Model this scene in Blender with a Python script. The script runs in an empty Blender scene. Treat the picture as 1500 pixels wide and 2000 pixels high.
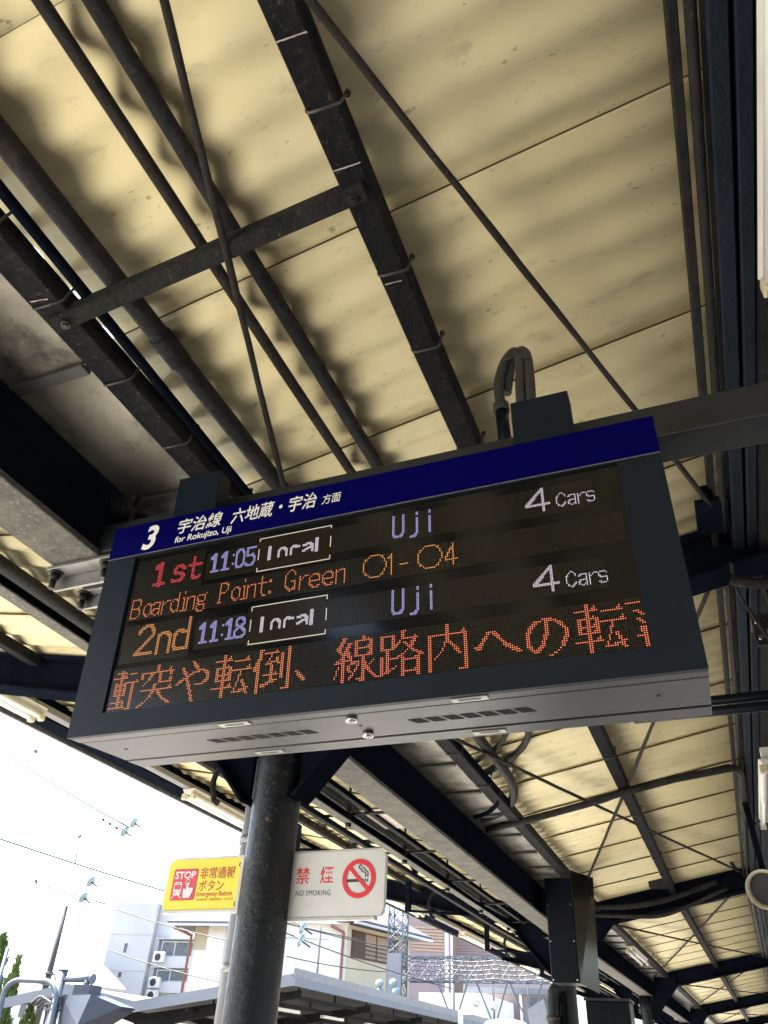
import bpy, math, random
import numpy as np
from mathutils import Vector, Matrix, noise as mnoise
random.seed(7)
sc = bpy.context.scene
COL = sc.collection
R = math.radians

# ------------------------------------------------------------------ camera
# work unit: 0.65 m, origin at the eye; world = 0.65 * unit + (0, 0, 1.6)
S = 0.65
EYE = np.array([0, 0, 1.6])
FPX, CX, CY = 1480.0, 750.0, 1000.0
def _dir(x, y):
    v = np.array([x - CX, y - CY, FPX]); return v / np.linalg.norm(v)
_u = _dir(860, -1000)                       # where plumb lines meet
_d = _dir(1510, 2135); _d = _d - _u * (_d @ _u); _d /= np.linalg.norm(_d)   # where the platform runs to
_t = np.cross(_d, _u)
RC = np.array([_t, _d, _u])                 # rows: world axes seen from the camera
cam_data = bpy.data.cameras.new('camera')
cam_data.sensor_fit = 'HORIZONTAL'; cam_data.sensor_width = 36.0
cam_data.lens = 36.0 * FPX / 1500.0
cam_data.clip_start = 0.05; cam_data.clip_end = 2000
cam = bpy.data.objects.new('camera', cam_data); COL.objects.link(cam)
_m = Matrix(((RC[0][0], -RC[0][1], -RC[0][2], 0), (RC[1][0], -RC[1][1], -RC[1][2], 0),
             (RC[2][0], -RC[2][1], -RC[2][2], 1.6), (0, 0, 0, 1)))
cam.matrix_world = _m
sc.camera = cam

# ------------------------------------------------------------------ light and exposure
EXPO = 3.02
SUN_EL, SUN_AZ = 60.0, 264.0                # azimuth clockwise from +Y: from behind on the left
w = bpy.data.worlds.new('World'); sc.world = w; w.use_nodes = True
wn = w.node_tree.nodes; wl = w.node_tree.links
sky = wn.new('ShaderNodeTexSky'); sky.sky_type = 'NISHITA'; sky.sun_disc = False
sky.sun_elevation = R(SUN_EL); sky.sun_rotation = R(SUN_AZ); sky.dust_density = 3.0; sky.air_density = 1.0; sky.altitude = 20
wl.new(sky.outputs[0], wn['Background'].inputs[0]); wn['Background'].inputs[1].default_value = 0.10
sun = bpy.data.lights.new('sun', 'SUN'); sun.energy = 5.0; sun.angle = R(0.5); sun.color = (1.0, 0.975, 0.92)
so = bpy.data.objects.new('sun', sun); COL.objects.link(so)
sd = Vector((math.sin(R(SUN_AZ)) * math.cos(R(SUN_EL)), math.cos(R(SUN_AZ)) * math.cos(R(SUN_EL)), math.sin(R(SUN_EL))))
so.rotation_euler = sd.to_track_quat('Z', 'Y').to_euler(); so.location = (-20, -20, 40)
sc.view_settings.view_transform = 'Standard'; sc.view_settings.look = 'None'
sc.view_settings.exposure = EXPO; sc.view_settings.gamma = 1.0
try:
    sc.view_settings.use_curve_mapping = False
    sc.cycles.use_denoising = True
    sc.cycles.max_bounces = 10; sc.cycles.diffuse_bounces = 6
    sc.cycles.sample_clamp_indirect = 8.0
except Exception: pass

# ------------------------------------------------------------------ helpers
def ray(px, py): return RC @ _dir(px, py)
def at_z(px, py, z): r = ray(px, py); return r * (z / r[2])
def at_y(px, py, y): r = ray(px, py); return r * (y / r[1])
def warp(p):                                # the platform bends very gently
    y = p[1]
    dx = -0.0105 * y if y < 13.3 else -0.14 + 0.0155 * (y - 13.3)
    return (p[0] + dx, p[1], p[2])
def wp(x, y, z): return Vector((x * S, y * S, z * S + 1.6))
def V(*a): return np.array(a, float)

class MB:
    def __init__(s, f=None, bend=False):
        s.v = []; s.f = []; s.sm = []; s.mi = []; s.uv = {}; s.fr = f; s.bend = bend; s.cur = 0
    def pt(s, p):
        if s.fr is not None: p = s.fr(*p)
        if s.bend: p = warp(p)
        s.v.append((p[0] * S, p[1] * S, p[2] * S + 1.6)); return len(s.v) - 1
    def face(s, idx, smooth=False, uv=None):
        if uv is not None: s.uv[len(s.f)] = uv
        s.f.append(tuple(idx)); s.sm.append(smooth); s.mi.append(s.cur)
    def poly(s, pts, uv=None): s.face([s.pt(p) for p in pts], uv=uv)
    def hexa(s, p):
        i = [s.pt(q) for q in p]
        for a in ((0, 3, 2, 1), (4, 5, 6, 7), (0, 1, 5, 4), (1, 2, 6, 5), (2, 3, 7, 6), (3, 0, 4, 7)): s.face([i[k] for k in a])
    def box(s, x0, x1, y0, y1, z0, z1):
        s.hexa([(x0, y0, z0), (x1, y0, z0), (x1, y1, z0), (x0, y1, z0), (x0, y0, z1), (x1, y0, z1), (x1, y1, z1), (x0, y1, z1)])
    def prism(s, poly, vec):                # polygon of 3-d points swept along vec
        a = [s.pt(p) for p in poly]; b = [s.pt((p[0] + vec[0], p[1] + vec[1], p[2] + vec[2])) for p in poly]
        n = len(a); s.face(a[::-1]); s.face(b)
        for i in range(n): s.face((a[i], a[(i + 1) % n], b[(i + 1) % n], b[i]))
    def beam(s, p0, p1, wd, ht, up=(0, 0, 1)):
        p0 = np.array(p0, float); p1 = np.array(p1, float); d = p1 - p0; d /= np.linalg.norm(d)
        u = np.array(up, float); u = u - d * (u @ d)
        if np.linalg.norm(u) < 1e-4: u = np.array((1., 0, 0)) - d * d[0]
        u /= np.linalg.norm(u); r = np.cross(d, u); a = r * wd / 2; b = u * ht / 2
        s.hexa([p0 - a - b, p0 + a - b, p0 + a + b, p0 - a + b, p1 - a - b, p1 + a - b, p1 + a + b, p1 - a + b])
    def tube(s, pts, r, n=10, caps=True, wob=0.0):
        pts = [np.array(p, float) for p in pts]; rings = []; prev = None
        for i, p in enumerate(pts):
            if i == 0: d = pts[1] - p
            elif i == len(pts) - 1: d = p - pts[i - 1]
            else:
                a = pts[i + 1] - p; b = p - pts[i - 1]; d = a / (np.linalg.norm(a) + 1e-9) + b / (np.linalg.norm(b) + 1e-9)
            d = d / (np.linalg.norm(d) + 1e-9)
            if prev is None:
                h = np.array((0, 0, 1.)) if abs(d[2]) < .9 else np.array((1., 0, 0))
                u = np.cross(d, h)
            else: u = prev - d * (prev @ d)
            u /= np.linalg.norm(u); prev = u; q = np.cross(d, u)
            rr = r[i] if isinstance(r, (list, tuple)) else r
            ring = []
            for k in range(n):
                t = 2 * math.pi * k / n; w_ = rr * (1 + wob * random.uniform(-1, 1))
                ring.append(s.pt(p + u * (math.cos(t) * w_) + q * (math.sin(t) * w_)))
            rings.append(ring)
        for a, b in zip(rings, rings[1:]):
            for k in range(n): s.face((a[k], a[(k + 1) % n], b[(k + 1) % n], b[k]), True)
        if caps: s.face(rings[0][::-1]); s.face(rings[-1])
    def build(s, name, mat, parent=None, label=None, cat=None, group=None, kind=None, bevel=0.0, seg=1):
        a = np.array(s.v)
        org = V((a[:, 0].min() + a[:, 0].max()) / 2, (a[:, 1].min() + a[:, 1].max()) / 2, a[:, 2].min())
        me = bpy.data.meshes.new(name); me.from_pydata([tuple(p) for p in (a - org)], [], s.f)
        me.polygons.foreach_set('use_smooth', s.sm)
        mats = mat if isinstance(mat, (list, tuple)) else [mat]
        for m in mats: me.materials.append(m)
        if len(mats) > 1: me.polygons.foreach_set('material_index', s.mi)
        if s.uv:
            ul = me.uv_layers.new(name='UVMap')
            for fi, uv in s.uv.items():
                for li, c in zip(me.polygons[fi].loop_indices, uv): ul.data[li].uv = c
        me.update()
        o = bpy.data.objects.new(name, me); COL.objects.link(o)
        loc = Vector(org)
        if parent is not None:
            o.parent = parent; loc = loc - absloc(parent)
        o.location = loc
        tag(o, label, cat, group, kind)
        if bevel:
            b = o.modifiers.new('bevel', 'BEVEL'); b.width = bevel * S; b.segments = seg; b.limit_method = 'ANGLE'; b.angle_limit = R(40)
        return o
def absloc(o):
    l = Vector(o.location)
    while o.parent is not None: o = o.parent; l += Vector(o.location)
    return l
def tag(o, label=None, cat=None, group=None, kind=None):
    if label: o['label'] = label
    if cat: o['category'] = cat
    if group: o['group'] = group
    if kind: o['kind'] = kind
    return o
def thing(name, u, label, cat, group=None, bend=False):
    o = bpy.data.objects.new(name, None); COL.objects.link(o); o.empty_display_size = .1
    u = warp(u) if bend else u
    o.location = wp(*u); tag(o, label, cat, group); return o
def copy_tree(o, parent=None):
    c = o.copy(); COL.objects.link(c)
    if parent is not None: c.parent = parent
    for ch in list(o.children): copy_tree(ch, c)
    return c
def arc(p0, p1, p2, n=8):                   # smooth bend through a corner
    p0, p1, p2 = (np.array(q, float) for q in (p0, p1, p2))
    return [p0 * (1 - t) ** 2 + p1 * 2 * t * (1 - t) + p2 * t * t for t in np.linspace(0, 1, n)]
def crom(pts, n=6):                         # Catmull-Rom through the points
    P = [np.array(p, float) for p in pts]; P = [2 * P[0] - P[1]] + P + [2 * P[-1] - P[-2]]; out = []
    for i in range(1, len(P) - 2):
        for t in np.linspace(0, 1, n, endpoint=False):
            a, b, c, d = P[i - 1:i + 3]
            out.append(.5 * (2 * b + (c - a) * t + (2 * a - 5 * b + 4 * c - d) * t * t + (3 * b - 3 * c + d - a) * t ** 3))
    out.append(P[-2]); return out

# ------------------------------------------------------------------ materials
def surf(name, c1, c2=None, scale=3.0, rough=.6, metal=0.0, bump=0.0, bscale=60.0, spots=(), spec=.5, coat=0.0, stretch=(1, 1, 1), rvar=.15, bdist=.010):
    m = bpy.data.materials.new(name); m.use_nodes = True; N = m.node_tree.nodes; L = m.node_tree.links
    b = N['Principled BSDF']; b.inputs['Metallic'].default_value = metal; b.inputs['Roughness'].default_value = rough
    b.inputs['Specular IOR Level'].default_value = spec
    if coat: b.inputs['Coat Weight'].default_value = coat; b.inputs['Coat Roughness'].default_value = .1
    tc = N.new('ShaderNodeTexCoord'); oi = N.new('ShaderNodeObjectInfo')
    mu = N.new('ShaderNodeMath'); mu.operation = 'MULTIPLY'; mu.inputs[1].default_value = 37.0; L.new(oi.outputs['Random'], mu.inputs[0])
    mp = N.new('ShaderNodeMapping'); mp.inputs['Scale'].default_value = stretch
    L.new(tc.outputs['Object'], mp.inputs['Vector']); L.new(mu.outputs[0], mp.inputs['Location'])
    def noise(sc_, det=5, ro=.6):
        n = N.new('ShaderNodeTexNoise'); n.inputs['Scale'].default_value = sc_; n.inputs['Detail'].default_value = det; n.inputs['Roughness'].default_value = ro
        L.new(mp.outputs[0], n.inputs['Vector']); return n.outputs['Fac']
    def ramp(src, a, b_):
        r = N.new('ShaderNodeMapRange'); r.inputs['From Min'].default_value = a; r.inputs['From Max'].default_value = b_; L.new(src, r.inputs['Value']); return r.outputs[0]
    n0 = noise(scale)
    mix = N.new('ShaderNodeMix'); mix.data_type = 'RGBA'; mix.inputs[6].default_value = (*c1, 1); mix.inputs[7].default_value = (*(c2 or c1), 1)
    L.new(ramp(n0, .32, .68), mix.inputs[0]); out = mix.outputs[2]
    for (col, sc_, lo, hi, amt) in spots:
        r = ramp(noise(sc_, 7, .65), lo, hi); k = N.new('ShaderNodeMath'); k.operation = 'MULTIPLY'; k.inputs[1].default_value = amt; L.new(r, k.inputs[0])
        mx = N.new('ShaderNodeMix'); mx.data_type = 'RGBA'; L.new(k.outputs[0], mx.inputs[0]); L.new(out, mx.inputs[6]); mx.inputs[7].default_value = (*col, 1); out = mx.outputs[2]
    L.new(out, b.inputs['Base Color'])
    if rvar:
        r = N.new('ShaderNodeMapRange'); r.inputs['To Min'].default_value = max(.03, rough - rvar); r.inputs['To Max'].default_value = min(1, rough + rvar)
        L.new(noise(scale * 4), r.inputs['Value']); L.new(r.outputs[0], b.inputs['Roughness'])
    if bump:
        bp = N.new('ShaderNodeBump'); bp.inputs['Strength'].default_value = bump; bp.inputs['Distance'].default_value = bdist
        L.new(noise(bscale, 6, .7), bp.inputs['Height']); L.new(bp.outputs[0], b.inputs['Normal'])
    return m
def emit(name, col, strength):
    m = bpy.data.materials.new(name); m.use_nodes = True; b = m.node_tree.nodes['Principled BSDF']
    b.inputs['Base Color'].default_value = (.02, .02, .02, 1); b.inputs['Emission Color'].default_value = (*col, 1); b.inputs['Emission Strength'].default_value = strength
    return m
rust = (.050, .032, .020)
DUST = (.20, .19, .16)
m_grimeshade = surf('sheet_edge_grime_shade', (.03, .026, .018), (.05, .043, .03), 10, .9)  # sheet front edges painted dark: grime plus the shadow in the lap gap
m_cream = surf('cream_sheet', (.62, .54, .315), (.555, .475, .262), 1.6, .6, bump=.10, bscale=24, bdist=.004,
               spots=(((.40, .335, .20), 4.0, .54, .72, .55), ((.17, .13, .075), 38.0, .635, .70, .7), ((.34, .28, .17), 15.0, .575, .68, .55), ((.06, .045, .03), 85.0, .685, .72, .9)), stretch=(.55, 1, 1))
m_steel = surf('sooty_steel', (.0115, .0122, .0138), (.0215, .0217, .0222), 9, .62, bump=1.0, bscale=42, spec=.04, spots=((rust, 26, .58, .68, .55), ((.11, .105, .095), 70, .60, .70, .6)))
m_strut = surf('flaking_grey_paint', (.036, .035, .031), (.022, .0215, .0195), 14, .75, bump=1.0, bscale=36, spec=.1, bdist=.02, spots=(((.10, .095, .08), 60, .60, .68, .7), ((.010, .009, .008), 42, .60, .66, .8)))
m_rod = surf('rusty_rod', (.016, .014, .0125), (.032, .027, .022), 16, .75, bump=1.0, bscale=70, spec=.25, spots=((rust, 40, .54, .64, .6), ((.10, .085, .065), 75, .60, .70, .5)))
m_pipe = surf('grimy_pipe', (.010, .010, .0105), (.024, .023, .021), 11, .6, bump=1.0, bscale=48, spec=.18, spots=(((.085, .08, .07), 48, .60, .72, .5), (rust, 16, .56, .68, .6)))
m_navy = surf('navy_paint', (.0042, .0060, .0112), (.0075, .0095, .0155), 6, .7, bump=.8, bscale=40, spec=.0, spots=((rust, 34, .68, .74, .5), ((.05, .05, .05), 55, .68, .74, .5)))
m_navymid = surf('worn_navy_paint', (.011, .0165, .026), (.016, .022, .032), 6, .6, bump=.8, bscale=40, spec=.1, spots=(((.05, .045, .04), 40, .60, .68, .6), (rust, 30, .62, .70, .6)))
m_flange = surf('dusty_flange', (.135, .125, .10), (.07, .066, .056), 10, .8, bump=.9, bscale=90, spots=(((.26, .245, .21), 70, .55, .66, .7), ((.05, .05, .05), 40, .58, .68, .6)))
m_gutter = surf('stained_zinc', (.31, .28, .215), (.15, .137, .108), 3.2, .45, metal=.4, bump=.3, bscale=30, spots=(((.045, .042, .036), 6.0, .50, .64, .85), ((.40, .38, .33), 24, .62, .72, .4)))
m_lap = surf('lap_strip', (.05, .048, .044), (.10, .096, .086), 10, .6, bump=.5, spots=((rust, 30, .62, .7, .4),))
m_zinc = surf('galvanised', (.26, .26, .245), (.18, .18, .172), 14, .42, metal=.6, bump=.2)
m_bolt = surf('dark_bolt', (.02, .02, .02), (.05, .04, .03), 30, .5, metal=.5)
m_wire = surf('hook_wire', (.085, .08, .072), (.045, .042, .038), 20, .5, metal=.5)
m_chalk = surf('flaked_paint', (.48, .47, .43), (.36, .27, .21), 30, .8)
m_board = surf('board_powdercoat', (.0058, .0105, .0165), (.0070, .0122, .0185), 4, .42, bump=.5, bscale=380, spec=.16, bdist=.002, spots=(((.030, .032, .034), 9, .60, .72, .35), ((.10, .10, .095), 90, .70, .74, .5)), rvar=.04)
m_boardlo = surf('board_underside', (.0088, .0102, .0122), (.011, .0122, .014), 4, .33, metal=.12, bump=.4, bscale=380, rvar=.04, bdist=.002, spots=(((.045, .043, .038), 7, .56, .70, .5), ((.009, .009, .009), 30, .64, .70, .5)))
m_bar = surf('bar_paint', (.013, .0148, .0155), (.017, .0188, .0192), 5, .5, bump=.15, bscale=200, spots=(((.30, .29, .25), 120, .70, .74, .8),))
m_band = surf('blue_band', (.0003, .0003, .062), None, 4, .5, rvar=.03, spec=.04)
m_white = surf('sign_white_ink', (.72, .71, .66), None, 4, .5, rvar=0)
m_black = surf('black_slot', (.004, .004, .004), None, 4, .8, rvar=0)
m_latch = surf('pale_latch', (.42, .41, .37), (.36, .35, .31), 20, .4, metal=.4)
m_chrome = surf('lock_metal', (.60, .60, .58), None, 8, .22, metal=.9, rvar=.05)
m_lampw = surf('lamp_enamel', (.70, .69, .63), (.60, .58, .51), 8, .45, spots=(((.33, .29, .22), 40, .64, .72, .5),))
m_tube = surf('lamp_tube', (.80, .80, .77), None, 4, .2, rvar=0)
m_socket = surf('yellowed_plastic', (.62, .55, .36), (.52, .45, .28), 20, .5)
m_flex = surf('flexible_conduit', (.028, .027, .023), (.055, .05, .041), 20, .6, bump=.8, bscale=120)
m_column = surf('column_paint', (.0035, .0048, .0075), (.006, .0075, .0105), 6, .33, bump=1.0, bscale=15, spec=.3, bdist=.010, spots=((rust, 22, .62, .66, .8), ((.13, .12, .10), 34, .655, .68, .85)))
m_pvc = surf('grey_pipe', (.17, .17, .175), (.13, .13, .135), 5, .5, bump=.2, spots=(((.13, .12, .11), 20, .62, .7, .5),))
m_duct = surf('duct_navy', (.0026, .0046, .0080), (.0034, .0056, .0094), 3, .4, rvar=.05, spec=.12)
m_ductside = surf('duct_glossy', (.022, .022, .02), (.03, .03, .027), 3, .12, metal=.6, rvar=.03)
m_yellow = surf('sign_yellow', (.72, .61, .040), (.65, .55, .038), 5, .45, spots=(((.50, .38, .05), 22, .64, .72, .4),))
m_sred = surf('sign_red', (.52, .035, .055), None, 4, .45, rvar=0)
m_sbrown = surf('sign_brown_ink', (.42, .075, .018), None, 4, .5, rvar=0)
m_swhite = surf('sign_white', (.62, .615, .585), (.55, .545, .515), 4, .4, spots=(((.38, .36, .31), 9, .60, .76, .4), ((.25, .22, .17), 60, .68, .74, .6)))
m_sred2 = surf('nosmoking_red', (.62, .014, .022), None, 4, .45, rvar=0)
m_sblk = surf('nosmoking_black', (.025, .025, .025), None, 4, .5, rvar=0)
m_frame = surf('sign_frame', (.52, .52, .49), (.40, .39, .36), 12, .45, metal=.2)
m_speaker = surf('speaker_cream', (.55, .50, .38), (.47, .42, .31), 12, .5, spots=(((.25, .2, .12), 30, .62, .7, .5),))
m_dark = surf('dark_box', (.005, .0055, .0065), (.009, .009, .010), 9, .45, bump=.2)
# far things
m_ballast = surf('ballast', (.115, .10, .085), (.075, .064, .054), 2.5, .95, bump=.8, bscale=12)
m_concrete = surf('platform_concrete', (.52, .50, .455), (.45, .43, .39), 1.2, .85, bump=.2, bscale=25)
m_asphalt = surf('platform_asphalt', (.27, .26, .24), (.215, .207, .195), 3, .9, bump=.4, bscale=60)
m_apart = surf('grey_render', (.38, .395, .41), (.345, .36, .375), .5, .85, spots=(((.30, .31, .325), 1.1, .55, .75, .4),))
m_house = surf('white_render', (.76, .74, .68), (.70, .67, .61), .6, .8)
m_beige = surf('beige_render', (.56, .475, .33), (.51, .43, .29), .8, .8)
m_brown = surf('brown_louvre', (.095, .05, .026), (.075, .04, .02), 2, .6)
m_roofdk = surf('slate_roof', (.065, .058, .072), (.05, .046, .056), 1.5, .7)
m_roofpale = surf('pale_roof', (.40, .385, .345), (.30, .28, .245), 1.2, .7, spots=(((.34, .28, .22), 3.5, .58, .72, .6),))
m_pink = surf('pink_cladding', (.26, .20, .21), (.23, .18, .185), .6, .7)
m_pinks = surf('peach_cladding', (.34, .245, .175), (.31, .22, .16), .6, .7)
m_glass = surf('window_glass', (.05, .062, .07), (.085, .10, .11), 1.2, .12, rvar=.05)
m_curtain = surf('curtain', (.13, .15, .16), (.075, .09, .10), 5, .8)
m_alum = surf('white_aluminium', (.45, .46, .47), None, 3, .4, metal=.2)
m_copper = surf('red_downpipe', (.30, .10, .07), (.25, .09, .06), 3, .5)
m_fascia = surf('fascia_paint', (.125, .14, .16), (.105, .12, .135), 1.0, .65, spots=(((.15, .16, .175), 4, .58, .7, .5),))
m_lattice = surf('lattice_galv', (.085, .105, .125), (.07, .088, .105), 3, .55, metal=.3)
m_signal = surf('signal_grey', (.026, .034, .052), (.03, .039, .057), 3, .5)
m_galvp = surf('galv_pipe', (.10, .12, .145), (.085, .10, .125), 5, .45, metal=.3)
m_pole = surf('concrete_pole', (.07, .068, .066), (.058, .056, .054), 3, .85)
m_insul = surf('glass_insulator', (.20, .28, .30), None, 4, .12, rvar=.02)
m_cable = surf('wire_dark', (.012, .014, .015), None, 4, .6, rvar=0)
m_leaf = surf('conifer_leaf', (.055, .105, .018), (.13, .18, .035), 5, .6)
m_bark = surf('bark', (.09, .07, .05), (.06, .045, .03), 8, .9, bump=.5)
m_under = surf('far_underside', (.10, .10, .095), (.06, .06, .058), 2, .8)

# ------------------------------------------------------------------ ground
ZP, ZG = -2.46, -4.2
g = MB(); g.poly([(-700, -500, ZG), (700, -500, ZG), (700, 900, ZG), (-700, 900, ZG)]); g.build('ground', m_ballast, kind='structure')
g = MB(); g.box(-4.9, 11, -60, 110, ZG + .01, ZP); g.build('platform', m_asphalt, kind='structure')  # right part is added out of view, a shaded floor to cut bounce
g = MB(); g.box(-7.6, -4.903, -60, 110, ZG + .01, ZP + .006); g.build('platform_edge', m_concrete, kind='structure')

# ------------------------------------------------------------------ canopy over our platform
can = thing('platform_canopy', (-2.47, 4.2, ZP), 'long corrugated platform canopy on dark steel columns, its cream underside overhead', 'canopy')
BAY = [-34.0, 4.2, 13.5, 22.7, 32.0, 41.0]
def rz(x): return 2.25 + .19 * (x + 2.2)
def lz(x): return 2.25 + .19 * (-2.75 - x)
PITCH, WAVES, AMP, SHEET = .2016, 5, .0150, 1.008
def sheet(x0, x1, zf, ks, name='corrugated_sheet'):
    mb = MB(bend=True)
    for k in ks:
        y0 = .42 + SHEET * k; n = WAVES * 10 + 5; rows = []
        for i in range(n + 1):
            y = y0 + i * PITCH / 10; t = (y - y0) / SHEET
            dz = AMP * math.cos(2 * math.pi * (y - y0) / PITCH + .6) - .026 * (1 - t)
            row = []
            for (x, th) in ((x0, 0), (x1, 0), (x1, .013), (x0, .013)): row.append(mb.pt((x, y, zf(x) + dz + th)))
            rows.append(row)
        for a, b in zip(rows, rows[1:]):
            mb.face((a[0], b[0], b[1], a[1]), True); mb.face((a[3], a[2], b[2], b[3]), True)
            mb.face((a[0], a[3], b[3], b[0])); mb.face((a[1], b[1], b[2], a[2]))
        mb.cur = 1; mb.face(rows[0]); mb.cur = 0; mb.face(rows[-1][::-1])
    mb.build(name, (m_cream, m_grimeshade), can)
XS = -1.852
for k in range(0, 24): sheet(XS if k < 3 else XS - .035, 1.32, rz, [k])
sheet(XS, 1.32, rz, range(-34, 0)); sheet(XS, 1.32, rz, range(24, 42))
for ks in (range(-34, 16), range(16, 42)): sheet(1.36, 10.5, lambda x: rz(1.32) - .04 * (x - 1.32), ks)  # added roof out of view on the right, blocks light from that side
for k in range(1, 20): sheet(-6.02, -3.02, lz, [k])
sheet(-6.02, -3.02, lz, range(-34, 1)); sheet(-6.02, -3.02, lz, range(20, 42))

def along(name, mat, x0, x1, z0, z1, bevel=.006, bays=None, label=None):
    for a, b in zip(BAY, BAY[1:]):
        if bays and BAY.index(a) not in bays: continue
        mb = MB(bend=True); mb.box(x0, x1, a + .004, b - .004, z0, z1); mb.build(name, mat, can, label=label, bevel=bevel)
# valley girder: navy box with a dusty bottom flange
along('valley_girder', m_navy, -2.545, -2.305, 1.825, 2.1725)
along('girder_flange', m_flange, -2.56, -2.295, 1.79, 1.822, bevel=.004)
# valley gutter: flat zinc sheets with lap strips, between the girder and the two wings
for k in range(-3, 26):
    y0 = 1.40 + .81 * k; mb = MB(bend=True); n = 8
    for (xa, xb) in ((-3.0, -1.93),):
        for i in range(n):
            ya = y0 + .02 + (.81 - .002) * i / n; yb = y0 + .02 + (.81 - .002) * (i + 1) / n
            s0 = -.012 * math.sin(math.pi * i / n); s1 = -.012 * math.sin(math.pi * (i + 1) / n)
            r_ = [[mb.pt((xa, y_, 2.186 + s_)), mb.pt((xb, y_, 2.186 + s_)), mb.pt((xb, y_, 2.198 + s_)), mb.pt((xa, y_, 2.198 + s_))] for y_, s_ in ((ya, s0),)] if i == 0 else r_
            r_.append([mb.pt((xa, yb, 2.186 + s1)), mb.pt((xb, yb, 2.186 + s1)), mb.pt((xb, yb, 2.198 + s1)), mb.pt((xa, yb, 2.198 + s1))])
            p_, q_ = r_[-2], r_[-1]
            for k_ in range(4): mb.face((p_[k_], p_[(k_ + 1) % 4], q_[(k_ + 1) % 4], q_[k_]))
        mb.face(r_[0][::-1]); mb.face(r_[-1])
    if y0 > -1: mb.build('gutter_sheet', m_gutter, can)
    mb = MB(bend=True); mb.box(-2.30, -1.935, y0, y0 + .055, 2.160, 2.182)
    if y0 > -1: mb.build('gutter_lap', m_lap, can, bevel=.004)
for y0_, y1_ in ((21.68, 42), (-33, -1.01)):
    mb = MB(bend=True); mb.box(-3.0, -1.93, y0_, y1_, 2.186, 2.198); mb.build('gutter_sheet', m_gutter, can)
# purlins
along('purlin', m_steel, -1.925, -1.805, 2.165, 2.262, label='valley purlin beside the zinc gutter')
def slope_beam(name, mat, x0, x1, dz0, dz1, zf, **k):
    for a, b in zip(BAY, BAY[1:]):
        mb = MB(bend=True)
        mb.hexa([(x0, a + .08, zf(x0) + dz0), (x1, a + .08, zf(x1) + dz0), (x1, b - .08, zf(x1) + dz0), (x0, b - .08, zf(x0) + dz0),
                 (x0, a + .08, zf(x0) + dz1), (x1, a + .08, zf(x1) + dz1), (x1, b - .08, zf(x1) + dz1), (x0, b - .08, zf(x0) + dz1)])
        mb.build(name, mat, can, bevel=.006, **k)
PXW = .098
def pxl(y): return float(np.interp(y, [-34, .65, 2, 4.2, 6.4, 13.5, 41], [-.715, -.737, -.762, -.770, -.772, -.735, -.735]))
for a, b in zip(BAY, BAY[1:]):
    ys = [v for v in [a + .08] + [q for q in (.65, 2, 6.4) if a < q < b] + [b - .08]]; mb = MB(bend=True); rows = []
    for y in ys:
        xl = pxl(y); xr = xl + PXW; rows.append([mb.pt((xl, y, rz(xl) - .160)), mb.pt((xr, y, rz(xr) - .160)), mb.pt((xr, y, rz(xr) - .045)), mb.pt((xl, y, rz(xl) - .045))])
    for p, q in zip(rows, rows[1:]):
        for k in range(4): mb.face((p[k], p[(k + 1) % 4], q[(k + 1) % 4], q[k]))
    mb.face(rows[0][::-1]); mb.face(rows[-1]); mb.build('purlin', m_steel, can, bevel=.006)
along('purlin', m_navy, -3.66, -3.60, 2.215, 2.36); along('purlin_flange', m_flange, -3.70, -3.598, 2.20, 2.213, bevel=.003); slope_beam('purlin', m_steel, -4.85, -4.74, -.135, -.048, lz)
# hook bolts that hold the sheets to the middle and the valley purlin
def hook(x0, x1, zb, zt, y, r=.0055):
    mb = MB(bend=True)
    mb.tube(arc((x0, y, zb + .03), (x0 - .004, y, zb - r), (x0 + .02, y, zb - r), 4)[:-1] + [(x0 + .02, y, zb - r - .002), (x1 + .004, y + .006, zb - r - .002)] + arc((x1 + .004, y + .006, zb - r), (x1 + .02, y + .01, zb), (x1 + .018, y + .012, zb + .03), 4) + [(x1 + .022, y + .03, zt)], r, 6)
    mb.tube([(x1 + .022, y + .03, zt - .008), (x1 + .022, y + .03, zt + .006)], .011, 6)
    mb.build('hook_bolt', m_wire, can)
for y in (.93, 1.555, 1.94, 2.58, 3.3, 5.0, 6.0, 7.0, 8.9, 10.0, 11.0, 12.0):
    zb = rz(-.74) - .167; hook(pxl(y), pxl(y) + PXW, zb, zb + .10, y)
for y in (.80, 1.12, 1.52, 1.92, 2.4, 3.0, 5.2, 6.0, 6.9): hook(-1.925, -1.805, 2.165, 2.275, y, .0055)
for y, x0, x1, zf in ((.72, pxl(.72) + .004, pxl(.72) + .094, None), (1.13, pxl(1.13) + .004, pxl(1.13) + .094, None), (1.60, pxl(1.6) + .01, pxl(1.6) + .07, None), (1.09, -1.91, -1.84, 1)):
    z = 2.1635 if zf else rz((x0 + x1) / 2) - .1615
    mb = MB(bend=True); n = 9; up_, lo_ = [], []
    for i in range(n + 1):
        xa = x0 + (x1 - x0) * i / n; za = z if zf else rz(xa) - .1615; o_ = .012 * i / n; h_ = random.uniform(.0025, .0055)
        lo_.append((xa, y + o_, za)); up_.append((xa, y + o_ + h_, za))
    mb.prism(lo_ + up_[::-1], (0, 0, .002))
    mb.build('flaked_stripe', m_chalk, can)
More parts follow.
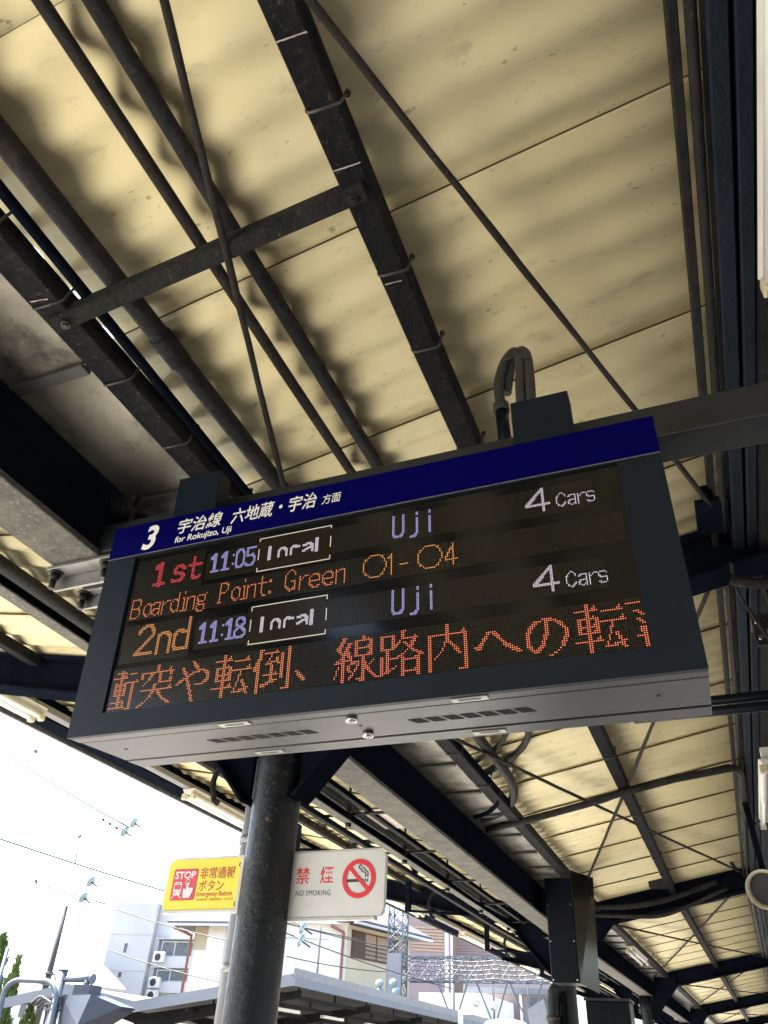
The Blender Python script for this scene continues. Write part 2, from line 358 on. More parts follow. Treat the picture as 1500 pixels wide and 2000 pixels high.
# rafters with knees, columns
def rafter(y, side):
    zf = rz if side > 0 else lz; xe = 1.3 if side > 0 else -5.98
    X = (lambda d: -2.47 + side * d)
    top = [(X(.28), zf(X(.28)) - .06), (xe, zf(xe) - .06)]
    bot = [(xe, zf(xe) - .30), (X(.80), zf(X(.80)) - .33), (X(.17), 1.32), (X(.17), 1.78)]
    poly = bot[:1] + bot[1:3] + [bot[3], (X(.28), 1.82), top[0], top[1]]
    mb = MB(bend=True)
    mb.prism([(x, y - .018, z) for x, z in poly], (0, .036, 0))
    def fl(a, b, dy=.11, th=.022):
        d = V(b[0] - a[0], 0, b[1] - a[1]); d /= np.linalg.norm(d); n = V(-d[2], 0, d[0]) * th
        p = [(a[0], y - dy, a[1]), (a[0], y + dy, a[1]), (b[0], y + dy, b[1]), (b[0], y - dy, b[1])]
        s_ = -1 if n[2] > 0 else 1
        mb.hexa(p + [(q[0] + s_ * n[0], q[1], q[2] + s_ * n[2]) for q in p])
    fl(bot[0], (bot[1][0], bot[1][1])); fl(bot[1], bot[2]); fl((top[0][0], top[0][1] + .022), (xe, top[1][1] + .022))
    mb.box(X(.80) - .01, X(.80) + .01, y - .10, y + .10, zf(X(.80)) - .325, zf(X(.80)) - .085)
    mb.build('rafter', m_navy, can, bevel=.004)
for y in BAY[1:]: rafter(y, 1); rafter(y, -1)
for i, y in enumerate(BAY[1:5]):
    mb = MB(bend=True); zs = [ZP, -1, 0, .6, 1.1, 1.5, 1.788]
    mb.tube([(-2.45, y, z) for z in zs], .147, 28); mb.build('column', m_column, can)
# X bracing under the sheets
for b, (a, c) in enumerate(zip(BAY, BAY[1:])):
    for k in (0, 1):
        if b == 0: p, q = ((-.615, .67, 2.42), (.305, 3.72, 2.585)) if k else ((-.955, .5, 2.31), (-1.595, 2.41, 2.2))
        if b == 0:
            p, q = np.array(p), np.array(q); d = q - p
            p, q = (p - d * .8, q + d * .03) if k else (p - d * 1.2, q + d * .7)
        elif k: p, q = (-2.16, a + .2, 2.13), (.33, c - .35, rz(.33) - .13)
        else: p, q = (.33, a + .3, rz(.33) - .13), (-2.1, c - .55, 2.15)
        mb = MB(bend=(b > 0)); m_ = (np.array(p) + np.array(q)) / 2 + V(0, 0, -.012)
        mb.tube(crom([p, m_, q], 14), .0135 if b == 0 else .016, 8, wob=.16); mb.build('brace_rod', m_rod, can)
mb = MB(bend=True); mb.box(.26, .43, 3.66, 3.98, 2.57, 2.60); mb.box(.30, .36, 3.58, 3.95, 2.60, 2.63); mb.build('gusset', m_navy, can, bevel=.004)
# strut bar bolted under the two purlins of the near bay
mb = MB()
p0, p1 = at_z(104, 640, 2.135), at_z(714, 376, 2.352)
mb.beam(p0, p1, .055, .012); d_ = (p1 - p0) / np.linalg.norm(p1 - p0); nn = np.cross(d_, V(0, 1, 0)); nn = nn if nn[2] > 0 else -nn
mb.beam(p0 + V(0, -.0275, 0) + nn * .03, p1 + V(0, -.0275, 0) + nn * .03, .010, .062, up=nn)
mb.build('strut', m_strut, can, bevel=.004)
for p in (p0 + d_ * .055, p1 - d_ * .05):
    mb = MB(); mb.tube([p - nn * .004, p - nn * .020], .019, 6); mb.tube([p - nn * .018, p - nn * .030], .010, 8); mb.build('bolt', m_bolt, can)
# outer girder on the right: edge angle, two channels back to back and a broad boxed plate
along('edge_angle', m_pipe, .338, .372, 2.60, 2.66, bevel=.004)
along('channel', m_navymid, .445, .508, 2.57, 2.70); along('channel', m_navymid, .522, .575, 2.565, 2.70)
along('boxed_plate', m_steel, .578, 1.30, 2.50, 2.68)
for y0_, y1_ in ((-2.2, 4.0), (4.4, 13.3), (13.7, 22.5)):
    mb = MB(bend=True); mb.tube([(.404, y, 2.585 + .006 * math.sin(y * 1.7)) for y in np.linspace(y0_, y1_, 24)], .019, 8)
    mb.build('conduit_run', m_pipe, can)
# eave on the track side
along('eave_beam', m_navy, -5.96, -5.74, 2.60, 2.80, bevel=.006); along('eave_lip', m_flange, -6.0, -5.965, 2.565, 2.83, bevel=.003)
along('eave_tray', m_pvc, -5.70, -5.60, 2.60, 2.66, bevel=.004)

# pipes lying on the strut and running down the bay
def pipe(name, pts, r, mat, label, n=12, group=None, wob=.03, extra=None):
    mb = MB(); mb.tube(pts, r, n, wob=wob)
    if extra: extra(mb)
    return tag(mb.build(name, mat), label, 'pipe', group)
PG = 'steel pipes under the canopy'
def run(x, z, y0, y1, slope=0.0, n=16): return [(x - .0105 * y + slope * y, y, z + .004 * math.sin(y * 2 + x * 9)) for y in np.linspace(y0, y1, n)]
a_ = run(-1.295, 2.345, -8, 5.4); pipe('pipe', a_ + arc(a_[-1], (-1.37, 6.5, 2.34), (-2.26, 6.62, 2.20), 10)[1:], .0225, m_rod, 'thin mottled pipe, third from the gutter, lying on the strut', group=PG)
a_ = run(-1.175, 2.385, -8, 5.6); pipe('pipe', a_ + arc(a_[-1], (-1.25, 6.85, 2.37), (-2.26, 6.98, 2.23), 10)[1:], .030, m_pipe, 'dark scaly pipe of middle thickness, farthest of the four from the gutter', group=PG, wob=.07)
def coup(mb): mb.tube([(-1.65, 1.455, 2.275), (-1.653, 1.60, 2.275)], .048, 14)
a_ = run(-1.635, 2.275, -8, 6.9); pipe('pipe', a_ + arc(a_[-1], (-1.73, 7.9, 2.25), (-2.26, 8.0, 2.16), 10)[1:], .042, m_pipe, 'thickest rusty pipe, with a coupling sleeve just past the strut', 14, PG, extra=coup)
a_ = [(-1.712 - .036 * y, y, 2.225) for y in np.linspace(-2.2, 4, 8)] + [(-1.865, 5.5, 2.215), (-1.875, 7.0, 2.20)]
pipe('pipe', a_ + arc(a_[-1], (-1.90, 7.72, 2.18), (-2.27, 7.74, 2.12), 10)[1:], .021, m_navy, 'slender dark conduit nearest the zinc gutter', group=PG)
pts = [(-2.29, 8.30, 2.13)] + arc((-2.1, 8.2, 2.14), (-1.2, 8.02, 2.24), (-.85, 7.98, 2.33), 6) + [(-.3, 7.95, 2.42)] + arc((.1, 7.98, 2.48), (.30, 7.98, 2.53), (.31, 8.35, 2.53), 8) + [(.31, 9.6, 2.53)] + arc((.31, 9.7, 2.53), (.31, 9.95, 2.53), (.39, 9.97, 2.45), 6)
pipe('pipe', pts, .036, m_pipe, 'mossy conduit crossing under the sheets beyond the departure board', group=PG, wob=.12)

# ------------------------------------------------------------------ departure board
P0 = V(-2.0432, 1.97, .8882); A = V(.9998, .0176, -.0003); U = V(.0017, -.0807, .9967); NN = V(-.0175, .9966, .0807)
BW, BH, BD = 2.101, .846, .425
def bf(a, b, d): return P0 + A * a + U * b + NN * d
def bmb(): return MB(f=bf)
board = thing('departure_board', tuple(bf(BW / 2, 0, BD / 2)), 'dark departure board with dotted LED lines under a blue header band', 'sign')
pa0, pa1, pb0, pb1 = .132, BW - .132, .076, .697
mb = bmb(); mb.box(0, BW, .022, BH, .016, BD)
mb.build('housing', m_board, board, bevel=.004)
mb = bmb(); mb.box(0, pa0, 0, BH - .142, -.001, .016); mb.box(pa1, BW, 0, BH - .142, -.001, .016); mb.box(pa0, pa1, 0, pb0, -.001, .016); mb.box(pa0, pa1, pb1, BH - .142, -.001, .016)
mb.build('front_bezel', m_board, board)
mb = bmb(); mb.box(0, BW, BH - .1415, BH + .002, -.003, .016); band = mb.build('header_band', m_band, board, bevel=.002)
mb = bmb(); mb.box(0, BW, BH - .1445, BH - .1418, -.0035, .0); mb.build('band_trim', m_zinc, board)
for (d0, d1, b0, nm) in ((.0, .066, 0, 'bottom_lip'), (.075, .325, .002, 'bottom_door'), (.334, BD, 0, 'bottom_lip')):
    mb = bmb(); mb.box(0.0, BW, b0, .0215, d0 + (.0165 if d0 == 0 else 0), d1); mb.build(nm, m_boardlo, board, bevel=.003)
# vents, key locks, latches, drain holes below
def slots(a0, a1):
    mb = bmb(); n = 7; st = (a1 - a0) / n
    for i in range(n):
        for k in range(5): mb.box(a0 + st * i + k * .004, a0 + st * i + st * .78 + k * .004, .0005, .002, .178 + k * .0095, .183 + k * .0095)
    mb.build('vent_slots', m_black, board)
slots(.455, .865); slots(1.20, 1.60)
for a, d in ((1.040, .10), (1.026, .272)):
    mb = bmb(); mb.tube([(a, .002, d), (a, -.013, d)], .019, 18); lk = mb.build('key_lock', m_chrome, board, bevel=.002)
    mb = bmb(); mb.tube([(a, -.0131, d), (a, -.0145, d)], .0135, 16); mb.build('lock_face', m_latch, lk)
    mb = bmb(); mb.box(a - .0015, a + .0015, -.0152, -.0146, d - .007, d + .007); mb.build('keyway', m_black, lk)
for a, d in ((.655, .036), (.598, .378), (1.445, .036), (1.415, .378)):
    mb = bmb(); mb.box(a - .056, a + .056, -.004, .0, d - .0165, d + .0165); lt = mb.build('latch', m_latch, board, bevel=.0015)
    mb = bmb(); mb.box(a - .034, a + .034, -.0048, -.0042, d - .010, d + .004); mb.build('latch_recess', m_dark, lt)
for a in (.105, 1.033, 1.961):
    mb = bmb(); mb.tube([(a, .0025, .19), (a, .0012, .19)], .0075, 12); mb.build('drain_hole', m_black, board)
# screen
def dots_mat(name, bg, dot, rough=.22):
    m = bpy.data.materials.new(name); m.use_nodes = True; N = m.node_tree.nodes; L = m.node_tree.links; b = N['Principled BSDF']
    b.inputs['Roughness'].default_value = rough; b.inputs['Specular IOR Level'].default_value = .28
    uv = N.new('ShaderNodeUVMap'); fr = N.new('ShaderNodeVectorMath'); fr.operation = 'FRACTION'; L.new(uv.outputs[0], fr.inputs[0])
    sb = N.new('ShaderNodeVectorMath'); sb.operation = 'DISTANCE'; sb.inputs[1].default_value = (.5, .5, 0); L.new(fr.outputs[0], sb.inputs[0])
    lt = N.new('ShaderNodeMath'); lt.operation = 'LESS_THAN'; lt.inputs[1].default_value = .33; L.new(sb.outputs['Value'], lt.inputs[0])
    mx = N.new('ShaderNodeMix'); mx.data_type = 'RGBA'; mx.inputs[6].default_value = (*bg, 1); mx.inputs[7].default_value = (*dot, 1); L.new(lt.outputs[0], mx.inputs[0]); L.new(mx.outputs[2], b.inputs['Base Color'])
    return m
m_screen = surf('screen_acrylic', (.0065, .0065, .0058), (.005, .0055, .005), 3, .12, rvar=.02, spec=.28)
m_ledblk = dots_mat('unlit_led_grid', (.0055, .0050, .0038), (.026, .0225, .0155))
m_ledbrn = dots_mat('unlit_led_grid_brown', (.011, .0075, .004), (.026, .018, .010))
mb = bmb(); mb.box(pa0, pa1, pb0, pb1, .0095, .016); screen = mb.build('screen', m_screen, board)
PT = .00629
def block(a0, a1, b0, b1, pitch, mat):
    mb = bmb(); u0, u1, v0, v1 = a0 / pitch, a1 / pitch, b0 / pitch, b1 / pitch
    mb.poly([(a0, b0, .0085), (a1, b0, .0085), (a1, b1, .0085), (a0, b1, .0085)], uv=[(u0, v0), (u1, v0), (u1, v1), (u0, v1)])
    mb.poly([(a0, b0, .0092), (a0, b1, .0092), (a1, b1, .0092), (a1, b0, .0092)], uv=[(u0, v0), (u0, v1), (u1, v1), (u1, v0)])
    mb.build('led_panel', mat, screen)
PF = .0045
for a0, a1, b0, b1, p_, mt in ((.150, .455, .524, .676, PT, m_ledblk), (.462, .678, .540, .652, PF, m_ledblk), (.680, .975, .531, .677, PF, m_ledbrn), (.978, 1.882, .556, .660, PF, m_ledblk),
                               (.143, 1.958, .420, .522, PT, m_ledblk),
                               (.150, .446, .252, .400, PT, m_ledblk), (.462, .668, .268, .380, PF, m_ledblk), (.672, .972, .253, .400, PF, m_ledbrn), (.975, 1.883, .275, .380, PF, m_ledblk),
                               (.134, 1.967, .078, .235, PT, m_ledblk)): block(a0, a1, b0, b1, p_, mt)
E0 = 2.0 ** (-EXPO)
def ledmat(nm, halo, core, k=1.0): return [emit(nm + '_halo', halo, .72 * E0 * k), emit(nm + '_core', core, 1.08 * E0 * k)]
L_or = ledmat('led_orange', (.95, .11, .008), (1.0, .46, .16)); L_rd = ledmat('led_vermilion', (.95, .055, .004), (1.0, .40, .18))
L_red = ledmat('led_red', (.80, .003, .012), (1.0, .11, .14)); L_am = ledmat('led_amber', (.90, .20, .008), (1.0, .56, .17))
L_vi = ledmat('led_violet', (.24, .20, .80), (.72, .70, 1.0)); L_wh = ledmat('led_white', (.62, .55, .66), (1.0, .93, .95)); L_cr = ledmat('led_cream', (.75, .62, .42), (1.0, .95, .82))
def leds(cells, pitch, mat, name='lit_text', rr=.41):
    mb = bmb()
    for (i, j) in sorted(cells):
        a, b = (i + .5) * pitch, (j + .5) * pitch
        if not (pa0 + .003 < a < pa1 - .003): continue
        for slot, r_, d in ((0, rr, .0079), (1, rr * .60, .0074)):
            mb.cur = slot; mb.poly([(a + pitch * r_ * math.cos(t), b + pitch * r_ * math.sin(t), d) for t in np.linspace(0, 2 * math.pi, 7)[:-1]])
    mb.build(name, mat, screen)
def stroke(cells, pts, t=1, oi=0, oj=0):
    for p, q in zip(pts, pts[1:] if len(pts) > 1 else pts):
        n = max(1, int(max(abs(q[0] - p[0]), abs(q[1] - p[1])) * 2))
        for k in range(n + 1):
            x = p[0] + (q[0] - p[0]) * k / n; y = p[1] + (q[1] - p[1]) * k / n
            i0 = math.floor(x - (t - 1) / 2 + .5); j0 = math.floor(y + .5)
            for di in range(t): cells.add((oi + i0 + di, oj + j0))
def vstroke(cells, pts, t, oi, oj):         # brush t by t
    for dy in range(t): stroke(cells, [(x, y + dy - (t - 1) / 2) for x, y in pts], t, oi, oj)
def cell(a, p=PT): return int(round(a / p))
# fourth line: scrolling warning in a 24-dot brush face
KAN = {
 '転': 'h 1 11 20;v 6 0 23;v 2 9 16;v 10 9 16;h 2 10 16;h 2 10 12;h 2 10 9;h 0 12 5;h 13 22 19;h 12 23 14;l1 17 13 16 9 14 3;l2 13 2 16 2 21 4;l2 18 8 20 4 21 1',
 '倒': 'l2 5 23 4 18 1 12;v 3 0 17;h 7 15 21;l1 11 20 10 17 8 15;l1 8 15 14 16;l2 14 18 15 15;v 11 5 14;h 7 15 9;l1 6 4 15 6;l2 6 3 9 4;v 17 7 20;v 21 1 23;l1 18 1 22 1',
 '、': 'l2 2 9 5 6;l2 3 8 6 4;l2 4 7 6 5',
 '線': 'l2 5 23 3 19 2 18;l2 1 18 4 14;l2 8 20 6 16 4 12;l1 4 12 1 11;l1 0 10 7 11;v 4 0 11;l1 2 8 1 5 0 2;l2 7 15 9 10;l2 7 8 8 5;v 11 13 21;v 19 13 21;h 11 19 21;h 11 19 17;h 11 19 13;l2 15 23 15 21;v 15 0 13;l1 12 1 15 0;l1 9 9 13 10;l1 13 9 11 5 8 1;l1 21 10 18 7;l2 16 9 19 4 22 1',
 '路': 'v 1 14 21;v 7 14 21;h 1 7 21;h 1 7 14;v 4 3 14;h 4 9 9;v 1 2 10;l2 0 1 4 2;l1 4 2 9 5;l2 13 23 12 19;l1 12 19 9 15;h 13 20 19;l2 19 19 17 15;l1 17 15 13 11 9 9;l2 13 17 17 13;l2 17 13 22 10;v 12 0 9;v 20 0 9;h 12 20 8;h 12 20 2',
 '内': 'v 2 0 18;h 2 21 18;v 20 0 18;v 20 0 6;l1 17 0 21 0;v 11 15 23;l1 11 15 9 10 5 6;l2 12 14 15 11 17 8',
 'へ': 'l2 1 9 3 8 8 16 10 16 14 11 17 8;l3 16 9 22 5',
 'の': 'l2 12 18 11 11 9 6;l2 9 6 6 3 4 4 2 7 2 11 4 15 7 18;l1 7 18 12 19;l2 12 19 17 17 20 13 20 9 18 5;l1 18 5 15 2 12 1',
 'や': 'l2 1 10 4 12 12 16 17 17 20 15 20 11 17 9;l1 17 9 13 9;l2 4 19 7 14 10 6 12 0;l2 10 22 13 19;l2 11 21 13 18',
 '突': 'v 11 20 23;h 2 21 19;l2 2 19 1 16;l2 21 19 20 17;l2 8 18 6 15;l1 6 15 3 12;v 13 13 18;h 13 19 13;l2 20 15 20 13;h 2 22 9;l2 11 12 10 8 8 5;l1 8 5 5 2 1 0;l2 13 8 16 4;l2 16 4 21 1',
 '衝': 'h 8 14 21;h 6 15 18;v 11 2 22;v 8 8 15;v 14 8 15;h 8 14 14;h 8 14 11;h 8 14 8;h 7 15 4;h 6 16 1;h 17 21 20;h 16 23 15;v 19 0 15;l1 17 0 20 0',
 '落': 'h 0 6 21;l1 3 17 5 17;l2 5 16 6 15;l2 4 13 6 11;v 6 0 9;l2 5 7 6 9;h 3 6 5'}
def kanji(cells, ch, oi, oj):
    for st in KAN[ch].split(';'):
        q = st.split(); n = [float(x) for x in q[1:]]
        if q[0] == 'h':
            stroke(cells, [(n[0], n[2]), (n[1], n[2])], 1, oi, oj); x1 = int(n[1]); y = int(n[2])
            if n[1] - n[0] > 6: cells.update({(oi + x1 - 1, oj + y + 1), (oi + x1 - 2, oj + y + 1), (oi + x1 - 1, oj + y + 2)} if n[1] - n[0] > 8 else {(oi + x1 - 1, oj + y + 1)})
        elif q[0] == 'v': stroke(cells, [(n[0], n[1]), (n[0], n[2])], 2, oi, oj)
        else: stroke(cells, list(zip(n[::2], n[1::2])), int(q[0][1]), oi, oj)
cs = set(); b0 = cell(.0835)
for i, ch in enumerate('衝突や転倒、線路内への転落'):
    kanji(cs, ch, cell(1.0145) + 24 * (i - 6), b0)
right = {c for c in cs if c[0] > cell(.99)}
leds(right, PT, L_rd); leds(cs - right, PT, L_or)
# thin Latin letters
LET = {
 'B': (8, ['0 0 0 12', '0 12 4 12 6 10 6 8 4 6', '0 6 4 6 6 4 6 2 4 0 0 0']), 'o': (7, ['1 6 3 8 4 8 6 6 6 2 4 0 3 0 1 2 1 6']), 'a': (7, ['0 7 2 8 4 8 5 7 5 0', '5 4 2 4 0 3 0 1 2 0 3 0 5 2']),
 'r': (6, ['0 0 0 8', '0 5 2 7 3 8 5 8']), 'd': (7, ['5 0 5 12', '5 6 3 8 2 8 0 6 0 2 2 0 3 0 5 2']), 'i': (4, ['0 0 3 0', '2 0 2 8 1 8', '2 11 2 12']), 'n': (7, ['0 0 0 8', '0 6 2 8 4 8 5 7 5 0']),
 'g': (8, ['6 9 5 8', '4 8 1 8 0 7 0 5 1 4 4 4 5 5 5 7 4 8', '1 4 0 3 1 2 4 2 5 1 5 -1 4 -2 1 -2 0 -1 0 1 1 2']), 'P': (8, ['0 0 2 0', '1 0 1 12 4 12 6 10 6 8 4 6 1 6']), 't': (6, ['2 12 2 2 3 0 5 0', '0 8 5 8']),
 ':': (4, ['1 9 2 9 2 8 1 8', '1 2 2 2 2 1 1 1']), 'G': (9, ['6 10 5 12 3 13 2 12 0 10 0 3 2 1 3 0 4 1 6 2', '6 1 6 6 4 6']), 'e': (8, ['0 4 6 4 6 6 4 8 2 8 0 6 0 2 2 0 4 0 6 1']),
 '1': (4, ['0 10 1 10 2 12 2 0']), '-': (6, ['0 5 4 5']), '4': (7, ['4 0 4 12', '4 11 2 8 0 4 0 3 6 3']),
 'C': (8, ['6 8 5 10 3 11 1 9 0 7 0 3 1 1 3 0 5 1 6 3']), 's': (7, ['5 7 3 8 1 8 0 7 0 5 1 4 4 4 5 3 5 1 4 0 1 0 0 1'])}
def word(cells, text, oi, oj, t=1):
    for ch in text:
        if ch == ' ': oi += 5; continue
        wd, st = LET[ch]
        for s_ in st:
            n = [float(x) for x in s_.split()]; stroke(cells, list(zip(n[::2], n[1::2])), t, oi, oj)
        oi += wd
    return oi
bl = cell(.432); cs = set(); word(cs, 'Boarding', cell(.160), bl - 1); word(cs, 'Point:', cell(.536), bl); word(cs, 'Green', cell(.803), bl); leds(cs, PT, L_or)
cs = set()
for a in (1.098, 1.296):
    o_ = cell(a); c_ = 6.5
    for t in np.linspace(0, 2 * math.pi, 44): cs.add((o_ + int(round(c_ + 6.6 * math.cos(t))), bl + int(round(c_ + .0 + 6.6 * math.sin(t)))))
word(cs, '1', cell(1.190), bl); word(cs, '-', cell(1.232), bl); word(cs, '4', cell(1.388), bl); leds(cs, PT, L_am)
# first and second departures
cs = set(); bb = cell(.546); V3 = lambda pts, oi, t=3: vstroke(cs, pts, t, oi, bb)
o_ = cell(.226); V3([(1, 1), (8, 1)], o_, 2); V3([(5, 1), (5, 15), (2, 13)], o_)
o_ = cell(.312); V3([(8, 9), (6, 11), (3, 11), (1, 9), (2, 7), (6, 6), (8, 4), (6, 1), (3, 1), (0, 2)], o_, 2)
o_ = cell(.382); V3([(3, 15), (3, 3), (5, 1), (8, 2)], o_, 2); V3([(0, 10), (8, 10)], o_, 2); leds(cs, PT, L_red)
cs = set(); bb = cell(.268); V2 = lambda pts, oi: vstroke(cs, pts, 2, oi, bb)
o_ = cell(.206); V2([(1, 14), (3, 17), (5, 18), (9, 18), (11, 15), (11, 12), (8, 9), (3, 4), (0, 1), (11, 1)], o_)
o_ = cell(.296); V2([(1, 0), (1, 11), (3, 12), (7, 12), (9, 10), (9, 0)], o_)
o_ = cell(.365); V2([(10, 1), (10, 19)], o_); V2([(9, 11), (6, 12), (3, 12), (1, 9), (1, 4), (3, 1), (8, 1)], o_); leds(cs, PT, L_am)
DIG = {'1': [[(1, 13), (4, 16), (4, 1)], [(1, 0), (7, 0)]], '0': [[(1, 3), (3, 0), (6, 0), (8, 3), (8, 13), (6, 16), (3, 16), (1, 13), (1, 3)]], '5': [[(8, 16), (1, 16), (1, 9), (6, 10), (8, 7), (8, 3), (6, 0), (3, 0), (0, 2)]],
       '8': [[(4, 9), (1, 11), (1, 14), (3, 16), (6, 16), (8, 14), (8, 11), (5, 9), (3, 8), (0, 5), (0, 2), (3, 0), (6, 0), (9, 2), (9, 5), (6, 8)]], ':': [[(1, 12)], [(1, 4)]]}
def clock(text, spots, b):
    global cs
    cs = set()
    for ch, a in zip(text, spots):
        for k, p in enumerate(DIG[ch]): vstroke(cs, p, 3 if ch == '1' and k == 0 else 2, cell(a, PF), cell(b, PF))
    leds(cs, PF, L_vi, rr=.45)
clock('11:05', (.482, .528, .572, .587, .632), .565); clock('11:18', (.478, .522, .568, .585, .622), .287)
def dest(b):
    global cs
    cs = set(); j = cell(b, PF)
    vstroke(cs, [(1, 18), (1, 3), (3, 0), (7, 0), (9, 3), (9, 18)], 2, cell(1.201, PF), j)
    vstroke(cs, [(5, 13), (5, 1), (3, -2), (0, -2)], 2, cell(1.268, PF), j); vstroke(cs, [(5, 17)], 2, cell(1.268, PF), j); vstroke(cs, [(5, 18)], 2, cell(1.268, PF), j)
    vstroke(cs, [(1, 13), (1, 0)], 2, cell(1.330, PF), j); vstroke(cs, [(1, 17)], 2, cell(1.330, PF), j); vstroke(cs, [(1, 18)], 2, cell(1.330, PF), j)
    leds(cs, PF, L_vi, rr=.45); cs = set()
    vstroke(cs, [(0, 5), (12, 18), (12, 0)], 2, cell(1.665, PF), j); vstroke(cs, [(0, 5), (16, 5)], 2, cell(1.665, PF), j)
    word(cs, 'Cars', cell(1.763, PF), j + 1); leds(cs, PF, L_wh, rr=.45)
dest(.571); dest(.288)
def local_box(b0, b1):                      # the scanned lamp shows only part of the frame and of the letters
    global cs
    i0, i1, j0, j1 = cell(.683, PF), cell(.970, PF), cell(b0, PF), cell(b1, PF)
    m = j1 - j0
    for bits in ([[(i0, j0 + 3), (i0, j0), (i1, j0), (i1, j0 + 3)]], [[(i0, j0 + 28), (i0, j1), (i1, j1), (i1, j0 + 28)]], [[(i0, j0 + 11), (i0, j0 + 20)]], [[(i1, j0 + 11), (i1, j0 + 20)]]):
        cs = set()
        for b_ in bits: stroke(cs, b_)
        leds(cs, PF, L_cr, rr=.52, name='lit_frame')
    cs = set(); j = cell(b0 + .042, PF); VV = lambda p, a, t: vstroke(cs, p, t, cell(a, PF), j)
    VV([(0, 1), (0, 11)], .728, 3); VV([(0, 1), (0, 6), (2, 8), (5, 8), (7, 6), (7, 1)], .764, 2); VV([(1, 1), (1, 6), (3, 8), (5, 8), (8, 7)], .812, 2)
    VV([(0, 7), (3, 8), (6, 8), (8, 6), (8, 1)], .862, 2); VV([(8, 4), (4, 4), (0, 2)], .862, 2); VV([(0, 1), (0, 11)], .918, 3); leds(cs, PF, L_wh, rr=.50)
local_box(.535, .672); local_box(.257, .396)

# lettering helper: outlines of the built-in font laid on any plane
_tc = bpy.data.curves.new('lettering', 'FONT'); _to = bpy.data.objects.new('lettering', _tc); COL.objects.link(_to)
def letter_mesh(text, bold=0.0, shear=0.0, space=1.0):
    _tc.body = text; _tc.offset = bold; _tc.shear = shear; _tc.size = 1.0; _tc.space_character = space; _tc.resolution_u = 6
    bpy.context.view_layer.update(); dg = bpy.context.evaluated_depsgraph_get()
    me = bpy.data.meshes.new_from_object(_to.evaluated_get(dg)); v = [(p.co.x, p.co.y) for p in me.vertices]; f = [tuple(p.vertices) for p in me.polygons]
    bpy.data.meshes.remove(me); return v, f
def lettering(text, frame, x0, x1, y0, h, d, mat, parent, name='lettering', **k):
    v, f = letter_mesh(text, **k); xs = [p[0] for p in v]; ys = [p[1] for p in v]
    sy = h / (max(ys) - min(ys)); sx = (x1 - x0) / (max(xs) - min(xs)) if x1 is not None else sy
    mb = MB(f=frame); 
    for p in v: mb.pt((x0 + (p[0] - min(xs)) * sx, y0 + (p[1] - min(ys)) * sy, d))
    for q in f: mb.face(q)
    return mb.build(name, mat, parent)
hd = dict(frame=bf, d=-.0042, mat=m_white, parent=band)
hb = BH - .1415
lettering('3', x0=.153, x1=.222, y0=hb + .014, h=.108, bold=.028, shear=.22, **hd)
lettering('宇治線', x0=.312, x1=.512, y0=hb + .056, h=.066, bold=.012, shear=.18, **hd)
lettering('六地蔵・宇治', x0=.552, x1=.914, y0=hb + .052, h=.068, bold=.012, shear=.18, **hd)
lettering('方面', x0=.934, x1=1.012, y0=hb + .057, h=.042, bold=.006, shear=.15, **hd)
lettering('for Rokujizo, Uji', x0=.309, x1=.562, y0=hb + .010, h=.036, bold=.016, shear=.12, **hd)
# hanger posts between the board and the bar
for a in (.225, 1.640):
    mb = bmb(); mb.box(a, a + .205, BH + .0025, BH + .235, .055, .135); mb.build('hanger_post', m_board, board, bevel=.003)
mb = bmb(); mb.box(.3, 1.8, BH + .002, BH + .03, .17, .36); mb.build('top_bracket', m_board, board)

# the square bar that carries the board, bolted to girder and outer plate
bar = thing('support_bar', (-.6, 2.2, 1.81), 'long dark grey square bar carrying the departure board', 'bar')
mb = MB(); mb.hexa([(-2.36, 2.10, 1.805), (1.2, 2.15, 1.805), (1.2, 2.30, 1.805), (-2.36, 2.25, 1.805), (-2.36, 2.10, 1.955), (1.2, 2.15, 1.955), (1.2, 2.30, 1.955), (-2.36, 2.25, 1.955)])
mb.build('bar', m_bar, bar, bevel=.008, seg=2)
for y0, y1 in ((2.10, 2.19), (2.31, 2.37)):
    mb = MB(); mb.box(-2.60, -2.24, y0, y1, 1.768, 1.786); mb.box(-2.60, -2.24, y1 - .014, y1, 1.70, 1.7675); cl = mb.build('clamp_plate', m_zinc, bar, bevel=.002)
    for x in (-2.575, -2.285):
        yc = (y0 + y1) / 2 - .01; mb = MB(); mb.tube([(x, yc, 1.767), (x, yc, 1.760)], .034, 16); mb.tube([(x, yc, 1.760), (x, yc, 1.728)], .024, 6); mb.tube([(x, yc, 1.728), (x, yc, 1.685)], .014, 10)
        mb.build('bolt', m_bolt, cl)
for y0 in (2.06, 2.28):
    mb = MB(); mb.box(-2.30, -2.16, y0, y0 + .012, 2.0, 2.075); mb.box(-2.30, -2.16, y0 + .013, y0 + .09, 2.0, 2.012); mb.tube([(-2.19, y0 + .05, 1.95), (-2.19, y0 + .05, 2.09)], .013, 8)
    mb.build('clamp_angle', m_steel, bar, bevel=.002)

